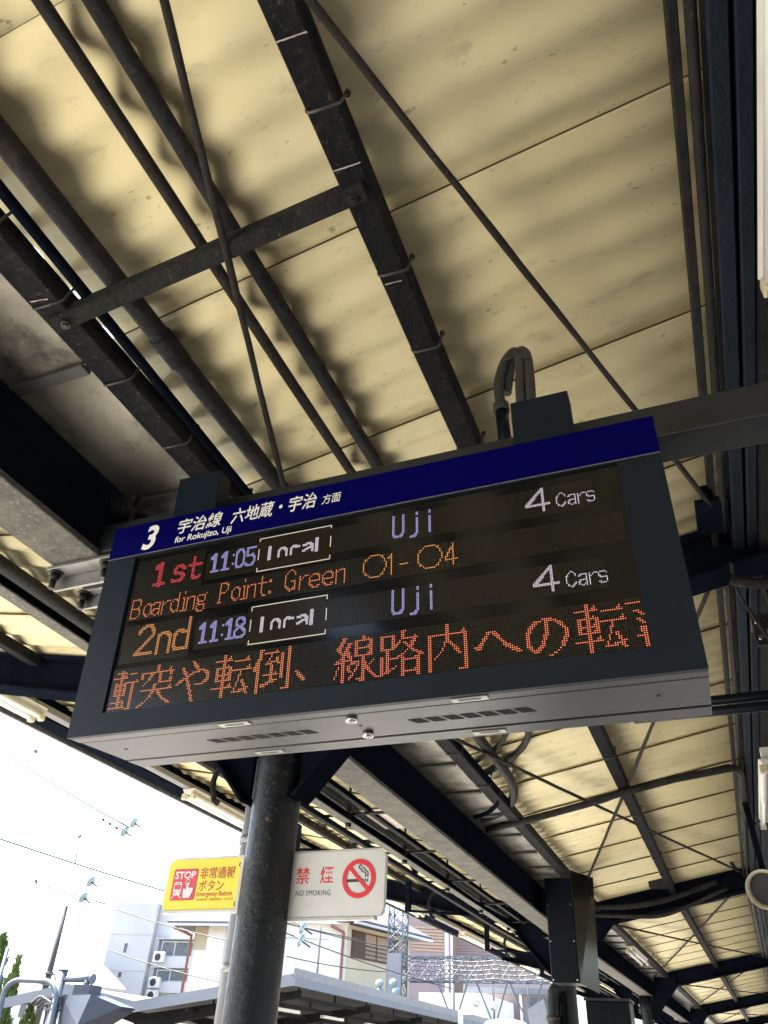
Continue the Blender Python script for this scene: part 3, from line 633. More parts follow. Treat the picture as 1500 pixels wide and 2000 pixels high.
# cables looping into the right hanger post
cab = thing('cable_loop', (-.44, 2.2, 2.0), 'grey ribbed cables looping over the right hanger post of the board', 'cable')
mb = MB(); mb.tube([(-.478, 2.19, 1.96), (-.487, 2.2, 2.18)], .026, 14); mb.build('cable_tube', m_duct, cab)
mb = MB(); mb.tube([(-.487, 2.2, 2.165), (-.488, 2.2, 2.205)], .033, 14); mb.build('cable_gland', m_flex, cab)
def ribbed(pts, r):
    c = crom(pts, 14); mb = MB(); mb.tube(c, [r * (1.0 if i % 2 else .84) for i in range(len(c))], 10); mb.build('flexible_hose', m_flex, cab)
ribbed([(-.488, 2.2, 2.20), (-.492, 2.2, 2.33), (-.455, 2.19, 2.44), (-.41, 2.17, 2.46), (-.385, 2.15, 2.38), (-.39, 2.13, 2.20), (-.39, 2.115, 2.05)], .022)
ribbed([(-.47, 2.24, 2.30), (-.44, 2.22, 2.42), (-.395, 2.19, 2.475), (-.36, 2.16, 2.41), (-.352, 2.14, 2.25), (-.355, 2.12, 2.05)], .022)
mb = MB(); mb.tube(crom([(-.46, 2.175, 2.43), (-.40, 2.14, 2.40), (-.35, 2.13, 2.36), (-.345, 2.16, 2.40), (-.39, 2.2, 2.46), (-.34, 2.16, 2.35)], 6), .004, 5); mb.build('wire_tie', m_wire, cab)

# ------------------------------------------------------------------ fluorescent lamps
LG = 'fluorescent lamps of the canopy'
def lamp_parts(root_u, L, bend, drop=.0):
    x, y, z = root_u
    def bm(): return MB(bend=bend)
    def make(lab):
        t = thing('fluorescent_lamp', (x, y + L / 2, z), lab, 'lamp', LG, bend)
        mb = bm(); mb.prism([(x - .085, y, z), (x + .085, y, z), (x + .055, y, z - .05), (x - .055, y, z - .05)], (0, L, 0)); mb.build('housing', m_lampw, t, bevel=.004)
        for s_ in (-1, 1):
            mb = bm(); mb.tube([(x + s_ * .058, y + .06, z - .085), (x + s_ * .058, y + L - .06, z - .085)], .026, 12); mb.build('lamp_tube', m_tube, t)
            for yy in (y + .005, y + L - .055):
                mb = bm(); mb.box(x + s_ * .058 - .03, x + s_ * .058 + .03, yy, yy + .05, z - .12, z - .052); mb.build('lamp_socket', m_socket, t, bevel=.006)
        if drop:
            for yy in (y + .12, y + L - .2):
                mb = bm(); mb.box(x - .04, x + .04, yy, yy + .1, z + .002, z + drop); mb.build('lamp_bracket', m_lampw, t, bevel=.003)
        return t
    return make
for y, lab in ((3.12, 'twin tube lamp on the eave at the left edge of the photo'), (7.55, 'twin tube lamp on the eave just left of the round column'), (13.7, 'twin tube lamp on the eave just beyond the no smoking sign'),
               (18.2, 'twin tube lamp on the eave, fourth from the left edge'), (23.4, 'twin tube lamp on the eave beside the dark boxed column')):
    lamp_parts((-5.62, y, 2.598), 1.95, True)(lab)
lamp_parts((.625, .13, 2.40), 1.95, True, .10)('large white lamp at the top right corner, seen end on from below')
lamp_parts((.60, 7.35, 2.36), 1.95, True, .14)('white twin tube lamp under the outer girder beyond the board')
lamp_parts((-1.92, 17.1, 2.16), 1.95, True, .09)('twin tube lamp under the sheets beyond the dark boxed column')

# ------------------------------------------------------------------ signs on the round column
def sf(x0, x1, z1, y): return lambda a, b, d: V(x0 + a, y + d, z1 - b)
def rrect(a0, a1, b0, b1, r, rounds=(1, 1, 1, 1), n=5):
    out = []
    for (cx, cy, t0), k in zip(((a0 + r, b0 + r, 180), (a1 - r, b0 + r, 270), (a1 - r, b1 - r, 0), (a0 + r, b1 - r, 90)), rounds):
        if not k: out.append((cx + (r if t0 in (270, 0) else -r), cy + (r if t0 in (0, 90) else -r))); continue
        for t in np.linspace(t0, t0 + 90, n): out.append((cx + r * math.cos(R(t)), cy + r * math.sin(R(t))))
    return out
def flat(frame, poly, d, mat, parent, name, th=.0015):
    mb = MB(f=frame); mb.prism([(a, b, d - th) for a, b in poly], (0, 0, th)); return mb.build(name, mat, parent)
# yellow emergency button sign, left of the column
ex0, ex1, ez1, ez0, ey = -3.168, -2.645, 1.0, .705, 4.16
em = thing('emergency_sign', (-2.93, ey, ez0), 'yellow emergency button sign with red STOP panel, left of the round column', 'sign')
ef = lambda a, b, d: V(ex0 + a, ey + d, ez0 + b)
EW, EH = ex1 - ex0, ez1 - ez0
mb = MB(f=ef); mb.prism([(a, b, 0) for a, b in rrect(0, EW - .012, .012, EH - .006, .035, (1, 0, 0, 1))], (0, 0, .03)); pnl = mb.build('panel', m_yellow, em)
mb = MB(f=ef); mb.box(.012, EW + .02, -.006, .0115, -.008, .035); mb.box(.03, EW + .02, EH - .0055, EH + .006, -.008, .035); mb.box(EW - .0115, EW + .01, .012, EH - .006, -.008, .035); mb.build('frame', m_frame, em, bevel=.002)
flat(ef, rrect(.045, .218, .065, .238, .012), -.0006, m_sred, pnl, 'red_panel')
lettering('STOP', ef, .058, .205, .182, .042, -.003, m_swhite, pnl, bold=.03)
tr = [('train_outline', rrect(.062, .122, .088, .168, .014))]
flat(ef, rrect(.062, .118, .092, .166, .014), -.0028, m_swhite, pnl, 'train_symbol')
for q, nm in ((rrect(.068, .112, .124, .150, .004), 'train_window'), (rrect(.080, .100, .155, .160, .002), 'train_window'), (rrect(.068, .076, .103, .111, .0035), 'train_light'), (rrect(.104, .112, .103, .111, .0035), 'train_light')): flat(ef, q, -.0046, m_sred, pnl, nm)
for s_ in (-1, 1):
    c = .090; flat(ef, [(c + s_ * .014, .092), (c + s_ * .022, .092), (c + s_ * .040, .075), (c + s_ * .030, .075)][::s_], -.0028, m_swhite, pnl, 'train_track')
flat(ef, [(.136, .078), (.186, .078), (.200, .112), (.202, .130), (.196, .133), (.190, .129), (.184, .134), (.177, .130), (.172, .134), (.166, .131), (.166, .158), (.160, .164), (.153, .158), (.152, .118), (.138, .132), (.132, .126)], -.0028, m_swhite, pnl, 'hand_symbol')
mb = MB(f=ef); ring = [(.159 + .0155 * math.cos(t), .163 + .0155 * math.sin(t), -.003) for t in np.linspace(0, 2 * math.pi, 21)]; mb.tube(ring, .0028, 6); mb.build('button_symbol', m_swhite, pnl)
for tx, x0, x1, y0, h, bo in (('非常通報', .234, .478, .178, .064, .012), ('ボタン', .236, .410, .112, .058, .012), ('Emergency Button', .231, .474, .076, .034, .010), ('緊急通報按鈕', .236, .312, .060, .0125, .004), ('|', .3215, .3228, .060, .0125, .0), ('緊急通報按鈕', .332, .408, .060, .0125, .004), ('|', .4175, .4188, .060, .0125, .0), ('비상 통보 버튼', .428, .488, .060, .0125, .004)):
    lettering(tx, ef, x0, x1, y0, h, -.0015, m_sbrown, pnl, bold=bo)
# white no smoking sign, right of the column
nx0, nx1, nz1, nz0, ny = -2.445, -1.763, 1.024, .668, 4.24
ns = thing('no_smoking_sign', (-2.1, ny, nz0), 'white no smoking sign with red barred circle, right of the round column', 'sign')
nf = lambda a, b, d: V(nx0 + a * 1.019, ny + d, nz0 + b * 1.019)
NW, NH = (nx1 - nx0) / 1.019, (nz1 - nz0) / 1.019
mb = MB(f=nf); mb.prism([(a, b, 0) for a, b in rrect(0, NW, .012, NH, .045, (0, 1, 1, 0))], (0, 0, .03)); np_ = mb.build('panel', m_swhite, ns, bevel=.004)
mb = MB(f=nf); mb.box(0, NW - .05, -.004, .0118, -.006, .034); mb.box(0, NW - .05, NH + .0005, NH + .006, -.004, .034); mb.build('frame', m_frame, ns, bevel=.003)
lettering('禁', nf, .118, .205, .180, .088, -.0015, m_sred2, np_, bold=.009); lettering('煙', nf, .272, .355, .180, .088, -.0015, m_sred2, np_, bold=.009)
lettering('NO SMOKING', nf, .128, .345, .120, .028, -.0015, m_sblk, np_, space=1.15)
ccx, ccy = .512, .200
def ringpoly(frame, r0, r1, d, mat, nm):
    mb = MB(f=frame); n = 40; a = [mb.pt((ccx + r0 * math.cos(2 * math.pi * i / n), ccy + r0 * math.sin(2 * math.pi * i / n), d)) for i in range(n)]; b = [mb.pt((ccx + r1 * math.cos(2 * math.pi * i / n), ccy + r1 * math.sin(2 * math.pi * i / n), d)) for i in range(n)]
    for i in range(n): mb.face((a[i], a[(i + 1) % n], b[(i + 1) % n], b[i]))
    mb.build(nm, mat, np_)
mb = MB(f=nf); mb.box(ccx - .070, ccx + .026, ccy - .018, ccy - .003, -.0022, -.0004); mb.box(ccx + .034, ccx + .041, ccy - .018, ccy - .003, -.0022, -.0004); mb.box(ccx + .048, ccx + .055, ccy - .018, ccy - .003, -.0022, -.0004); mb.build('cigarette_symbol', m_sblk, np_)
mb = MB(f=nf)
for q in ([(.038, .006), (.038, .026), (.024, .032), (.014, .036), (.016, .046)], [(.052, .006), (.052, .030), (.040, .038), (.034, .040)], [(.016, .046), (.004, .048), (-.002, .058), (.006, .068), (.016, .066)], [(.034, .040), (.030, .052), (.016, .054)]):
    mb.tube(crom([(ccx + a, ccy + b, -.002) for a, b in q], 5), .0028, 5)
mb.build('smoke_symbol', m_sblk, np_)
ringpoly(nf, .074, .100, -.0035, m_sred2, 'red_ring')
mb = MB(f=nf); a = R(135); c, s_ = math.cos(a), math.sin(a); q = .010
mb.prism([(ccx + .078 * c - q * s_, ccy + .078 * s_ + q * c, -.0042), (ccx - .078 * c - q * s_, ccy - .078 * s_ + q * c, -.0042), (ccx - .078 * c + q * s_, ccy - .078 * s_ - q * c, -.0042), (ccx + .078 * c + q * s_, ccy + .078 * s_ - q * c, -.0042)], (0, 0, .0012)); mb.build('red_bar', m_sred2, np_)
# straps that hold both signs on the column
for z in (.955, .745):
    for rt, x0, x1 in ((em, -2.672, -2.642),):
        mb = MB(); mb.tube([((x0 + x1) / 2 + .012 * math.cos(t), 4.165, z + .012 * math.sin(t)) for t in np.linspace(0, 2 * math.pi, 9)], .007, 6); mb.build('strap_knot', m_bolt, rt)
# grey downpipe behind the column
dp = thing('downpipe', (-2.945, 4.72, ZP), 'pale grey downpipe standing just left of the round column', 'pipe')
mb = MB(); mb.tube([(-2.945, 4.72, z) for z in (ZP, -1, 0, 1, 1.75)], .085, 18); mb.build('pipe', m_pvc, dp)
for z in (.45, 1.2):
    mb = MB(); mb.tube([(-2.945, 4.72, z), (-2.945, 4.72, z + .05)], .095, 18); mb.box(-2.85, -2.62, 4.66, 4.70, z + .01, z + .04); mb.build('pipe_clip', m_zinc, dp)

# ------------------------------------------------------------------ things on the second column
cb = thing('column_casing', (-2.1, 11.0, .99), 'tall dark navy casing with a glossy side hung in front of the second column', 'casing')
mb = MB(); mb.box(-2.28, -1.935, 11.0, 11.36, .99, 2.20); mb.box(-2.28, -1.935, 11.0, 11.03, 2.201, 2.27); mb.build('casing', m_duct, cb, bevel=.008)
mb = MB(); mb.hexa([(-1.93, 11.0, .98), (-1.924, 11.0, .98), (-1.772, 11.42, .915), (-1.782, 11.42, .915), (-1.93, 11.0, 2.27), (-1.924, 11.0, 2.27), (-1.70, 11.42, 2.25), (-1.71, 11.42, 2.25)]); mb.build('side_panel', m_ductside, cb)
for x in (-2.255, -1.96):
    for z in (1.02, 1.44, 1.86, 2.24):
        mb = MB(); mb.tube([(x, 10.999, z), (x, 10.985, z)], .010, 8); mb.build('screw', m_chrome, cb)
d2 = thing('drainpipe', (-2.76, 13.3, ZP), 'black drainpipe with an elbow beside the second column', 'pipe')
mb = MB(); mb.tube([(-2.76, 13.3, z) for z in (ZP, 0, .8)] + arc((-2.76, 13.3, .95), (-2.76, 13.3, 1.14), (-2.55, 13.34, 1.16), 8), .10, 18); mb.build('pipe', m_column, d2)
mb = MB(); mb.tube([(-2.76, 13.3, .72), (-2.76, 13.3, .78)], .115, 18); mb.build('pipe_clip', m_bolt, d2)
mb = MB(); mb.tube([(-2.60, 13.28, z) for z in (ZP, 0, 1.16)], .03, 8); tag(mb.build('conduit', m_navy), 'thin dark conduit between drainpipe and second column', 'pipe')
c3 = thing('equipment_cabinet', (-2.22, 15.0, ZP), 'dark equipment cabinet standing behind the second column', 'cabinet')
mb = MB(); mb.box(-2.58, -1.88, 15.0, 15.5, ZP, 1.10); mb.build('body', m_duct, c3, bevel=.01)
mb = MB(); mb.box(-2.60, -1.86, 14.96, 15.52, 1.103, 1.14); mb.build('top', m_dark, c3)
mb = MB(); mb.box(-2.21, -2.20, 14.99, 14.9985, ZP + .1, 1.05); mb.build('door_gap', m_black, c3)

# ------------------------------------------------------------------ things hanging at the right edge
sp = thing('horn_speaker', (.30, 9.0, 1.42), 'round cream speaker with a dark mouth at the right edge', 'speaker')
ax = V(-.12, -.96, -.25); ax /= np.linalg.norm(ax); c0 = V(.315, 9.0, 1.615); ax = -ax if ax[1] > 0 else ax
mb = MB()
pr = [(0, .205), (0, .185), (.03, .175), (.05, .15)]
mb.tube([c0 - ax * .34, c0 - ax * .30, c0 - ax * .06, c0 - ax * .02, c0], [.09, .14, .168, .182, .182], 30, caps=False)
mb.tube([c0, c0 - ax * .003, c0 - ax * .03, c0 - ax * .10], [.181, .170, .152, .145], 30, caps=False); mb.build('shell', m_speaker, sp)
mb = MB(); mb.tube([c0 - ax * .10, c0 - ax * .105], .146, 30); mb.build('grille', m_dark, sp)
mb = MB(); mb.tube([c0 - ax * .098, c0 - ax * .085], .03, 12); mb.build('driver', m_bolt, sp)
mb = MB(); mb.beam(c0 - ax * .2 + V(0, 0, .17), (.32, 9.2, 2.50), .06, .06, up=(0, 1, 0)); mb.build('bracket', m_navy, sp)
cm = thing('camera_bracket', (.52, 4.3, 1.9), 'black surveillance camera on a bolted bracket at the right edge', 'camera')
mb = MB(); mb.box(.40, .80, 4.30, 4.46, 2.16, 2.19); mb.box(.40, .80, 4.30, 4.32, 2.0, 2.16); mb.box(.52, .60, 4.34, 4.42, 2.19, 2.49); mb.build('bracket', m_dark, cm, bevel=.004)
for x, z in ((.425, 2.14), (.425, 2.04), (.475, 2.075)):
    mb = MB(); mb.tube([(x, 4.299, z), (x, 4.28, z)], .014, 8); mb.build('bolt', m_chrome, cm)
mb = MB(); mb.tube([(.50, 4.34, 2.02), (.56, 4.2, 1.72)], .06, 18); mb.build('body', m_dark, cm)
mb = MB(); mb.tube(crom([(.35, 4.0, 2.38), (.36, 4.12, 2.24), (.43, 4.2, 2.06), (.47, 4.27, 1.99)], 8), .010, 8); mb.build('lead', m_black, cm)
mb = MB(); mb.tube(crom([(.33, 4.05, 2.30), (.40, 4.06, 2.27), (.55, 4.08, 2.25), (.80, 4.08, 2.27)], 8), .030, 10, wob=.05); tag(mb.build('hose', m_pipe), 'dusty hose sagging across the outer girder above the camera', 'hose')
tr_ = thing('tie_pipes', (.5, 4.0, 1.57), 'pair of dark pipes running right from behind the board', 'pipe')
for z in (1.60, 1.545):
    mb = MB(); mb.tube([(-.3, 4.02, z), (1.2, 4.02, z)], .025, 12); mb.build('pipe', m_duct, tr_)
mb = MB(); mb.box(.385, .415, 3.985, 4.055, 1.50, 1.64); mb.tube([(.40, 4.02, 1.50), (.40, 4.02, 1.47)], .02, 8); mb.build('pipe_clip', m_bolt, tr_)

y_ = 13.2
a_ = [at_y(*p, y_) for p in ((1135, 1771), (1210, 1772), (1275, 1764), (1330, 1748), (1400, 1722))]
pipe('pipe', crom(a_, 5), .035, m_pipe, 'upper of two pipes following the rafter right of the navy casing', group=PG)
a_ = [at_y(*p, y_) for p in ((1135, 1787), (1215, 1789), (1280, 1790), (1330, 1776), (1420, 1735))]
pipe('pipe', crom(a_, 5), .028, m_rod, 'lower of two pipes following the rafter right of the navy casing', group=PG)
a_ = [at_y(*p, 12.9) for p in ((1145, 1722), (1215, 1704), (1270, 1695))]
pipe('pipe', crom(a_, 5), .026, m_pipe, 'thin conduit leading to the small junction box on the middle purlin', group=PG)
a_ = [at_y(*p, 12.95) for p in ((1300, 1692), (1390, 1668), (1415, 1672), (1442, 1702))]
pipe('pipe', crom(a_, 7), .024, m_pipe, 'thin bent conduit between the small junction box and the outer girder', group=PG)
q = at_y(1284, 1712, 12.9)
mb = MB(); mb.box(q[0] - .14, q[0] + .14, 12.85, 13.05, q[2] - .15, q[2] + .17); tag(mb.build('junction_box', m_dark, bevel=.01), 'small black junction box at the far end of the middle purlin', 'box')

# ------------------------------------------------------------------ cable racks under the track-side wing
rk = thing('cable_rack', (-3.3, 9, 1.9), 'long pale cable rack hanging under the track-side wing of the canopy', 'rack')
def rackrail(x, z, w_, h_, mat=m_flange, y0=4.6, y1=30, nm='rail'):
    mb = MB(bend=True); ys = [y0, 9, 13.3, 18, 24, y1]
    for a, b in zip(ys, ys[1:]): mb.box(x, x + w_, a, b - .003, z, z + h_)
    mb.build(nm, mat, rk, bevel=.003)
rackrail(-3.24, 1.90, .10, .012); rackrail(-3.24, 1.913, .012, .09, m_navy); rackrail(-3.47, 1.92, .06, .05, m_steel); rackrail(-3.02, 1.99, .05, .05, m_steel); rackrail(-3.38, 2.02, .045, .045, m_pipe); rackrail(-2.86, 2.06, .07, .02, m_steel)
for y in np.arange(5.3, 22, 1.55):
    mb = MB(bend=True); mb.box(-3.5, -2.80, y, y + .05, 1.972, 1.989); mb.build('cross_bar', m_steel, rk, bevel=.003)
    mb = MB(bend=True); mb.tube([(-3.19, y + .02, 1.9), (-3.19, y + .02, 2.26)], .014, 6); mb.tube([(-3.19, y + .02, 2.02), (-3.19, y + .02, 2.12)], .03, 6); mb.tube([(-3.19, y + .02, 1.86), (-3.19, y + .02, 1.90)], .03, 6); mb.build('hanger', m_bolt, rk)
for i, y in enumerate((6.2, 9.4, 12.6, 17.0)):
    mb = MB(bend=True); mb.tube([(-4.25, y, 1.97)] + arc((-4.3, y, 2.0), (-4.42, y, 2.28), (-4.2, y, 2.36), 6) + arc((-4.0, y, 2.36), (-3.6, y, 2.3), (-3.4, y, 1.96), 6), .028, 8); mb.build('bent_conduit', m_steel, rk)
for k, (x, z) in enumerate(((-2.95, 2.10), (-3.10, 2.08), (-3.30, 2.10))):
    mb = MB(bend=True); mb.tube([(x + .02 * math.sin(y * .9 + k), y, z + .02 * math.sin(y * 1.3 + k)) for y in np.linspace(4.5, 26, 60)], .022, 7); mb.build('cable', m_pipe, rk)
mb = MB(bend=True); mb.box(-4.02, -3.86, 6.9, 7.2, 1.66, 2.0); mb.box(-3.96, -3.92, 7.0, 7.08, 2.0, 2.42); tag(mb.build('junction_box', m_duct, bevel=.006), 'small navy junction box above the no smoking sign', 'box')
mb = MB(bend=True); mb.tube([(-3.525, y, 2.27) for y in np.linspace(-2.2, 24, 30)], .045, 12); tag(mb.build('pipe', m_pipe), 'grey pipe clipped beside the purlin of the track-side wing', 'pipe', PG)
mb = MB(bend=True); mb.box(-3.10, -2.7, 6.9, 7.6, 2.02, 2.04); tag(mb.build('peeling_plate', m_chalk), 'peeling whitish plate beside the valley girder', 'plate')
for k, y in enumerate((8.2, 12.2, 16.5, 21)):
    mb = MB(bend=True); mb.box(-4.6, -4.52, y, y + .08, 2.02, lz(-4.56) - .13); mb.tube([(-4.56, y + .04, 2.03), (-3.47, y + .04, 1.95)], .02, 6); mb.build('rack_post', m_navy, rk)

# ------------------------------------------------------------------ overhead wires over the track
def wire(p, q, sag, label, r=.012, ins=()):
    r *= 2.1
    p, q = np.array(p), np.array(q); t = thing('overhead_wire', tuple((p + q) / 2), label, 'wire', 'overhead wires')
    mb = MB(); mb.tube([p + (q - p) * s_ + V(0, 0, -sag * 4 * s_ * (1 - s_)) for s_ in np.linspace(0, 1, 16)], r, 6); mb.build('cable', m_cable, t)
    for (s_, n) in ins:
        c = p + (q - p) * s_ + V(0, 0, -sag * 4 * s_ * (1 - s_)); d = (q - p) / np.linalg.norm(q - p)
        for k in range(n):
            cc = c + d * (.16 * k)
            mb = MB(); mb.tube([cc - d * .07, cc - d * .03, cc, cc + d * .03], [.03, .13, .17, .05], 14); mb.build('insulator', m_insul, t)
    return t
wire(at_y(-60, 1425, 19), at_y(252, 1616, 20), .08, 'upper dark wire at the left ending in a pair of glass insulators', .012)
wire(at_y(-60, 1618, 20), at_y(700, 1835, 40), .25, 'thin wire crossing behind the yellow sign')
wire(at_y(-60, 1680, 20), at_y(205, 1765, 21), .05, 'lower left wire with clips ending at a round insulator', .010)
for pts, lab in (([(262, 1607), (244, 1624)], 'pair of glass disc insulators hanging in the sky at the upper left'), ([(178, 1722)], 'single glass disc insulator in the sky above the grey pole'), ([(163, 1753)], 'glass disc insulator at the end of the lower left wire'),
                 ([(592, 1812), (588, 1837)], 'pair of glass disc insulators between the two signs and the white house')):
    c = at_y(pts[0][0], pts[0][1], 20); t = thing('insulator', tuple(c), lab, 'insulator', 'glass insulators')
    for p in pts:
        c = at_y(p[0], p[1], 20); d = V(.8, .1, -.45); d /= np.linalg.norm(d)
        mb = MB(); mb.tube([c - d * .06, c - d * .03, c, c + d * .04], [.04, .12, .165, .05], 18); mb.build('disc', m_insul, t)
        mb = MB(); mb.tube([c - d * .3, c + d * .3], .022, 6); mb.build('pin', m_cable, t)
for (p, q, lab, ps) in (((50, 1492), (70, 1467), 'small wire clamp with a grey knob near the upper left edge', .10), ((146, 1690), (156, 1633), 'thin upright dropper pin in the sky above the lower wires', .05)):
    a, b = at_y(p[0], p[1], 20), at_y(q[0], q[1], 20); t = thing('wire_clamp', tuple(a), lab, 'clamp')
    mb = MB(); mb.tube([a, a + (b - a) * .75], .02, 6); mb.build('pin', m_lattice, t)
    mb = MB(); mb.tube([b - V(.05, 0, .05), b, b + V(.05, 0, .04)], [.03, ps, .03], 10); mb.build('knob', m_galvp, t)
for k in range(4):
    c = at_y(201 + 13 * k, 1600 + 8 * k, 20) if k < 3 else at_y(70, 1720, 20)
    mb = MB(); mb.tube([c - V(.06, 0, -.05), c + V(.06, 0, -.05)], .035, 6); tag(mb.build('wire_clip', m_cable), 'small dark clip on the left hand wires', 'clip', 'clips on the wires')
for (p, q, ya, yb, lab) in (((470, 1772), (760, 1850), 44, 50, 'upper wire in front of the white house'), ((540, 1815), (900, 1935), 40, 60, 'dark wire slanting down across the white house'), ((225, 1775), (520, 1850), 44, 44, 'wire crossing the front of the grey apartment house'), ((215, 1856), (520, 1935), 44, 44, 'lower wire crossing the grey apartment house'), ((560, 1868), (800, 1900), 46, 60, 'thin wire below the louvred window')):
    wire(at_y(p[0], p[1], ya), at_y(q[0], q[1], yb), .2, lab, .014)

# ------------------------------------------------------------------ opposite platform canopy
oc = thing('far_canopy', (-20, 32, ZG), 'canopy of the opposite platform with grey-white folded edge', 'canopy')
yg = 30.5
zig = [(-30.9, 1.80), (-27.3, 2.42), (-23.65, 1.84), (-16.35, 3.02 - .16)]
def zz(x):
    for (xa, za), (xb, zb) in zip(zig, zig[1:]):
        if xa <= x <= xb: return za + (zb - za) * (x - xa) / (xb - xa)
    return zig[-1][1]
for (xa, za), (xb, zb) in zip(zig, zig[1:]):
    mb = MB(); mb.hexa([(xa, yg, za - .02), (xb, yg, zb - .02), (xb, yg + 80, zb - .02), (xa, yg + 80, za - .02), (xa, yg, za + .04), (xb, yg, zb + .04), (xb, yg + 80, zb + .04), (xa, yg + 80, za + .04)]); mb.build('roof_sheet', m_under, oc)
    mb = MB(); mb.hexa([(xa, yg - .08, za - .32), (xb, yg - .08, zb - .32), (xb, yg - .003, zb - .32), (xa, yg - .003, za - .32), (xa, yg - .08, za + .08), (xb, yg - .08, zb + .08), (xb, yg - .003, zb + .08), (xa, yg - .003, za + .08)]); mb.build('fascia', m_fascia, oc)
xe, ze = zig[-1]
mb = MB(); mb.box(xe + .003, xe + .10, yg - .08, yg + 80, ze - .32, ze - .05); mb.build('fascia', m_fascia, oc)
mb = MB(); mb.box(xe + .003, xe + .06, yg - .06, yg + 80, ze - .048, ze + .28); mb.build('upper_fascia', m_pvc, oc)
for i in range(8):
    y = yg + .9 + i * 7.0
    mb = MB()
    mb.prism([(-27.2, y, 2.1), (-23.65, y, 1.55), (xe - .1, y, ze - .38), (xe - .1, y, ze - .62), (-22.2, y, 1.25), (-22.75, y, .6), (-23.6, y, .6), (-24.2, y, 1.2), (-27.2, y, 1.85)], (0, .12, 0)); mb.build('rafter', m_steel, oc)
    mb = MB(); mb.box(-23.4, -22.9, y, y + .45, ZG, .6); mb.build('column', m_steel, oc)
for k, (x, z) in enumerate(((-17.2, 2.25), (-18.4, 2.05), (-19.8, 1.85), (-21.2, 1.62))):
    mb = MB(); mb.box(x, x + .12, yg + .1, yg + 70, z, z + .12); mb.build('purlin', m_steel, oc)
    for j in range(10):
        mb = MB(); mb.beam((x + .06, yg + 2 + j * 3.5, z + .1), (x + .06, yg + 2 + j * 3.5, zz(x) - .03), .06, .06, up=(0, 1, 0)); mb.build('post', m_steel, oc)
for j, y in enumerate((32.5, 37.0, 42.0, 47.5)):
    mb = MB(); mb.box(-18.32, -18.12, y, y + 2.2, 1.86, 1.98); tag(mb.build('far_lamp', m_lampw, bevel=.02), 'white lamp under the opposite platform canopy', 'lamp', 'lamps under the opposite canopy')

# ------------------------------------------------------------------ houses behind
def hgt(px, py, x, y):                      # height that a pixel row has at a given ground point
    r = ray(px, py); return r[2] / math.hypot(r[0], r[1]) * math.hypot(x, y)
def wallbox(name, mat, parent, p, q, depth, z0, z1, **k):
    p, q = np.array(p[:2]), np.array(q[:2]); d = q - p; d /= np.linalg.norm(d); n = V(-d[1], d[0]); n = n if n @ p > 0 else -n
    a, b, c, e = p, q, q + n * depth, p + n * depth
    mb = MB(); mb.hexa([(*a, z0), (*b, z0), (*c, z0), (*e, z0), (*a, z1), (*b, z1), (*c, z1), (*e, z1)]); return mb.build(name, mat, parent, **k)
def facade(p, q, z0):                       # frame on a wall: s along, h up, d out of the wall towards us
    p, q = np.array(p[:2]), np.array(q[:2]); d = q - p; L = np.linalg.norm(d); d = d / L; n = V(-d[1], d[0]); n = n if n @ p > 0 else -n
    return (lambda s_, h, o: V(*(p + d * s_ - n * o), z0 + h)), L
def window(fr, s0, s1, h0, h1, parent, panes=3, gm=m_glass, fm=m_alum, out=.05):
    mb = MB(f=fr); t = .09
    mb.box(s0, s1, h0, h0 + t, .005, out); mb.box(s0, s1, h1 - t, h1, .005, out); mb.box(s0, s0 + t, h0 + t, h1 - t, .005, out); mb.box(s1 - t, s1, h0 + t, h1 - t, .005, out)
    for i in range(1, panes):
        c = s0 + (s1 - s0) * i / panes; mb.box(c - t / 2, c + t / 2, h0 + t, h1 - t, .005, out)
    o = mb.build('window', fm, parent)
    mb = MB(f=fr); mb.box(s0 + t, s1 - t, h0 + t, h1 - t, .008, .02); mb.build('pane', gm, o); return o
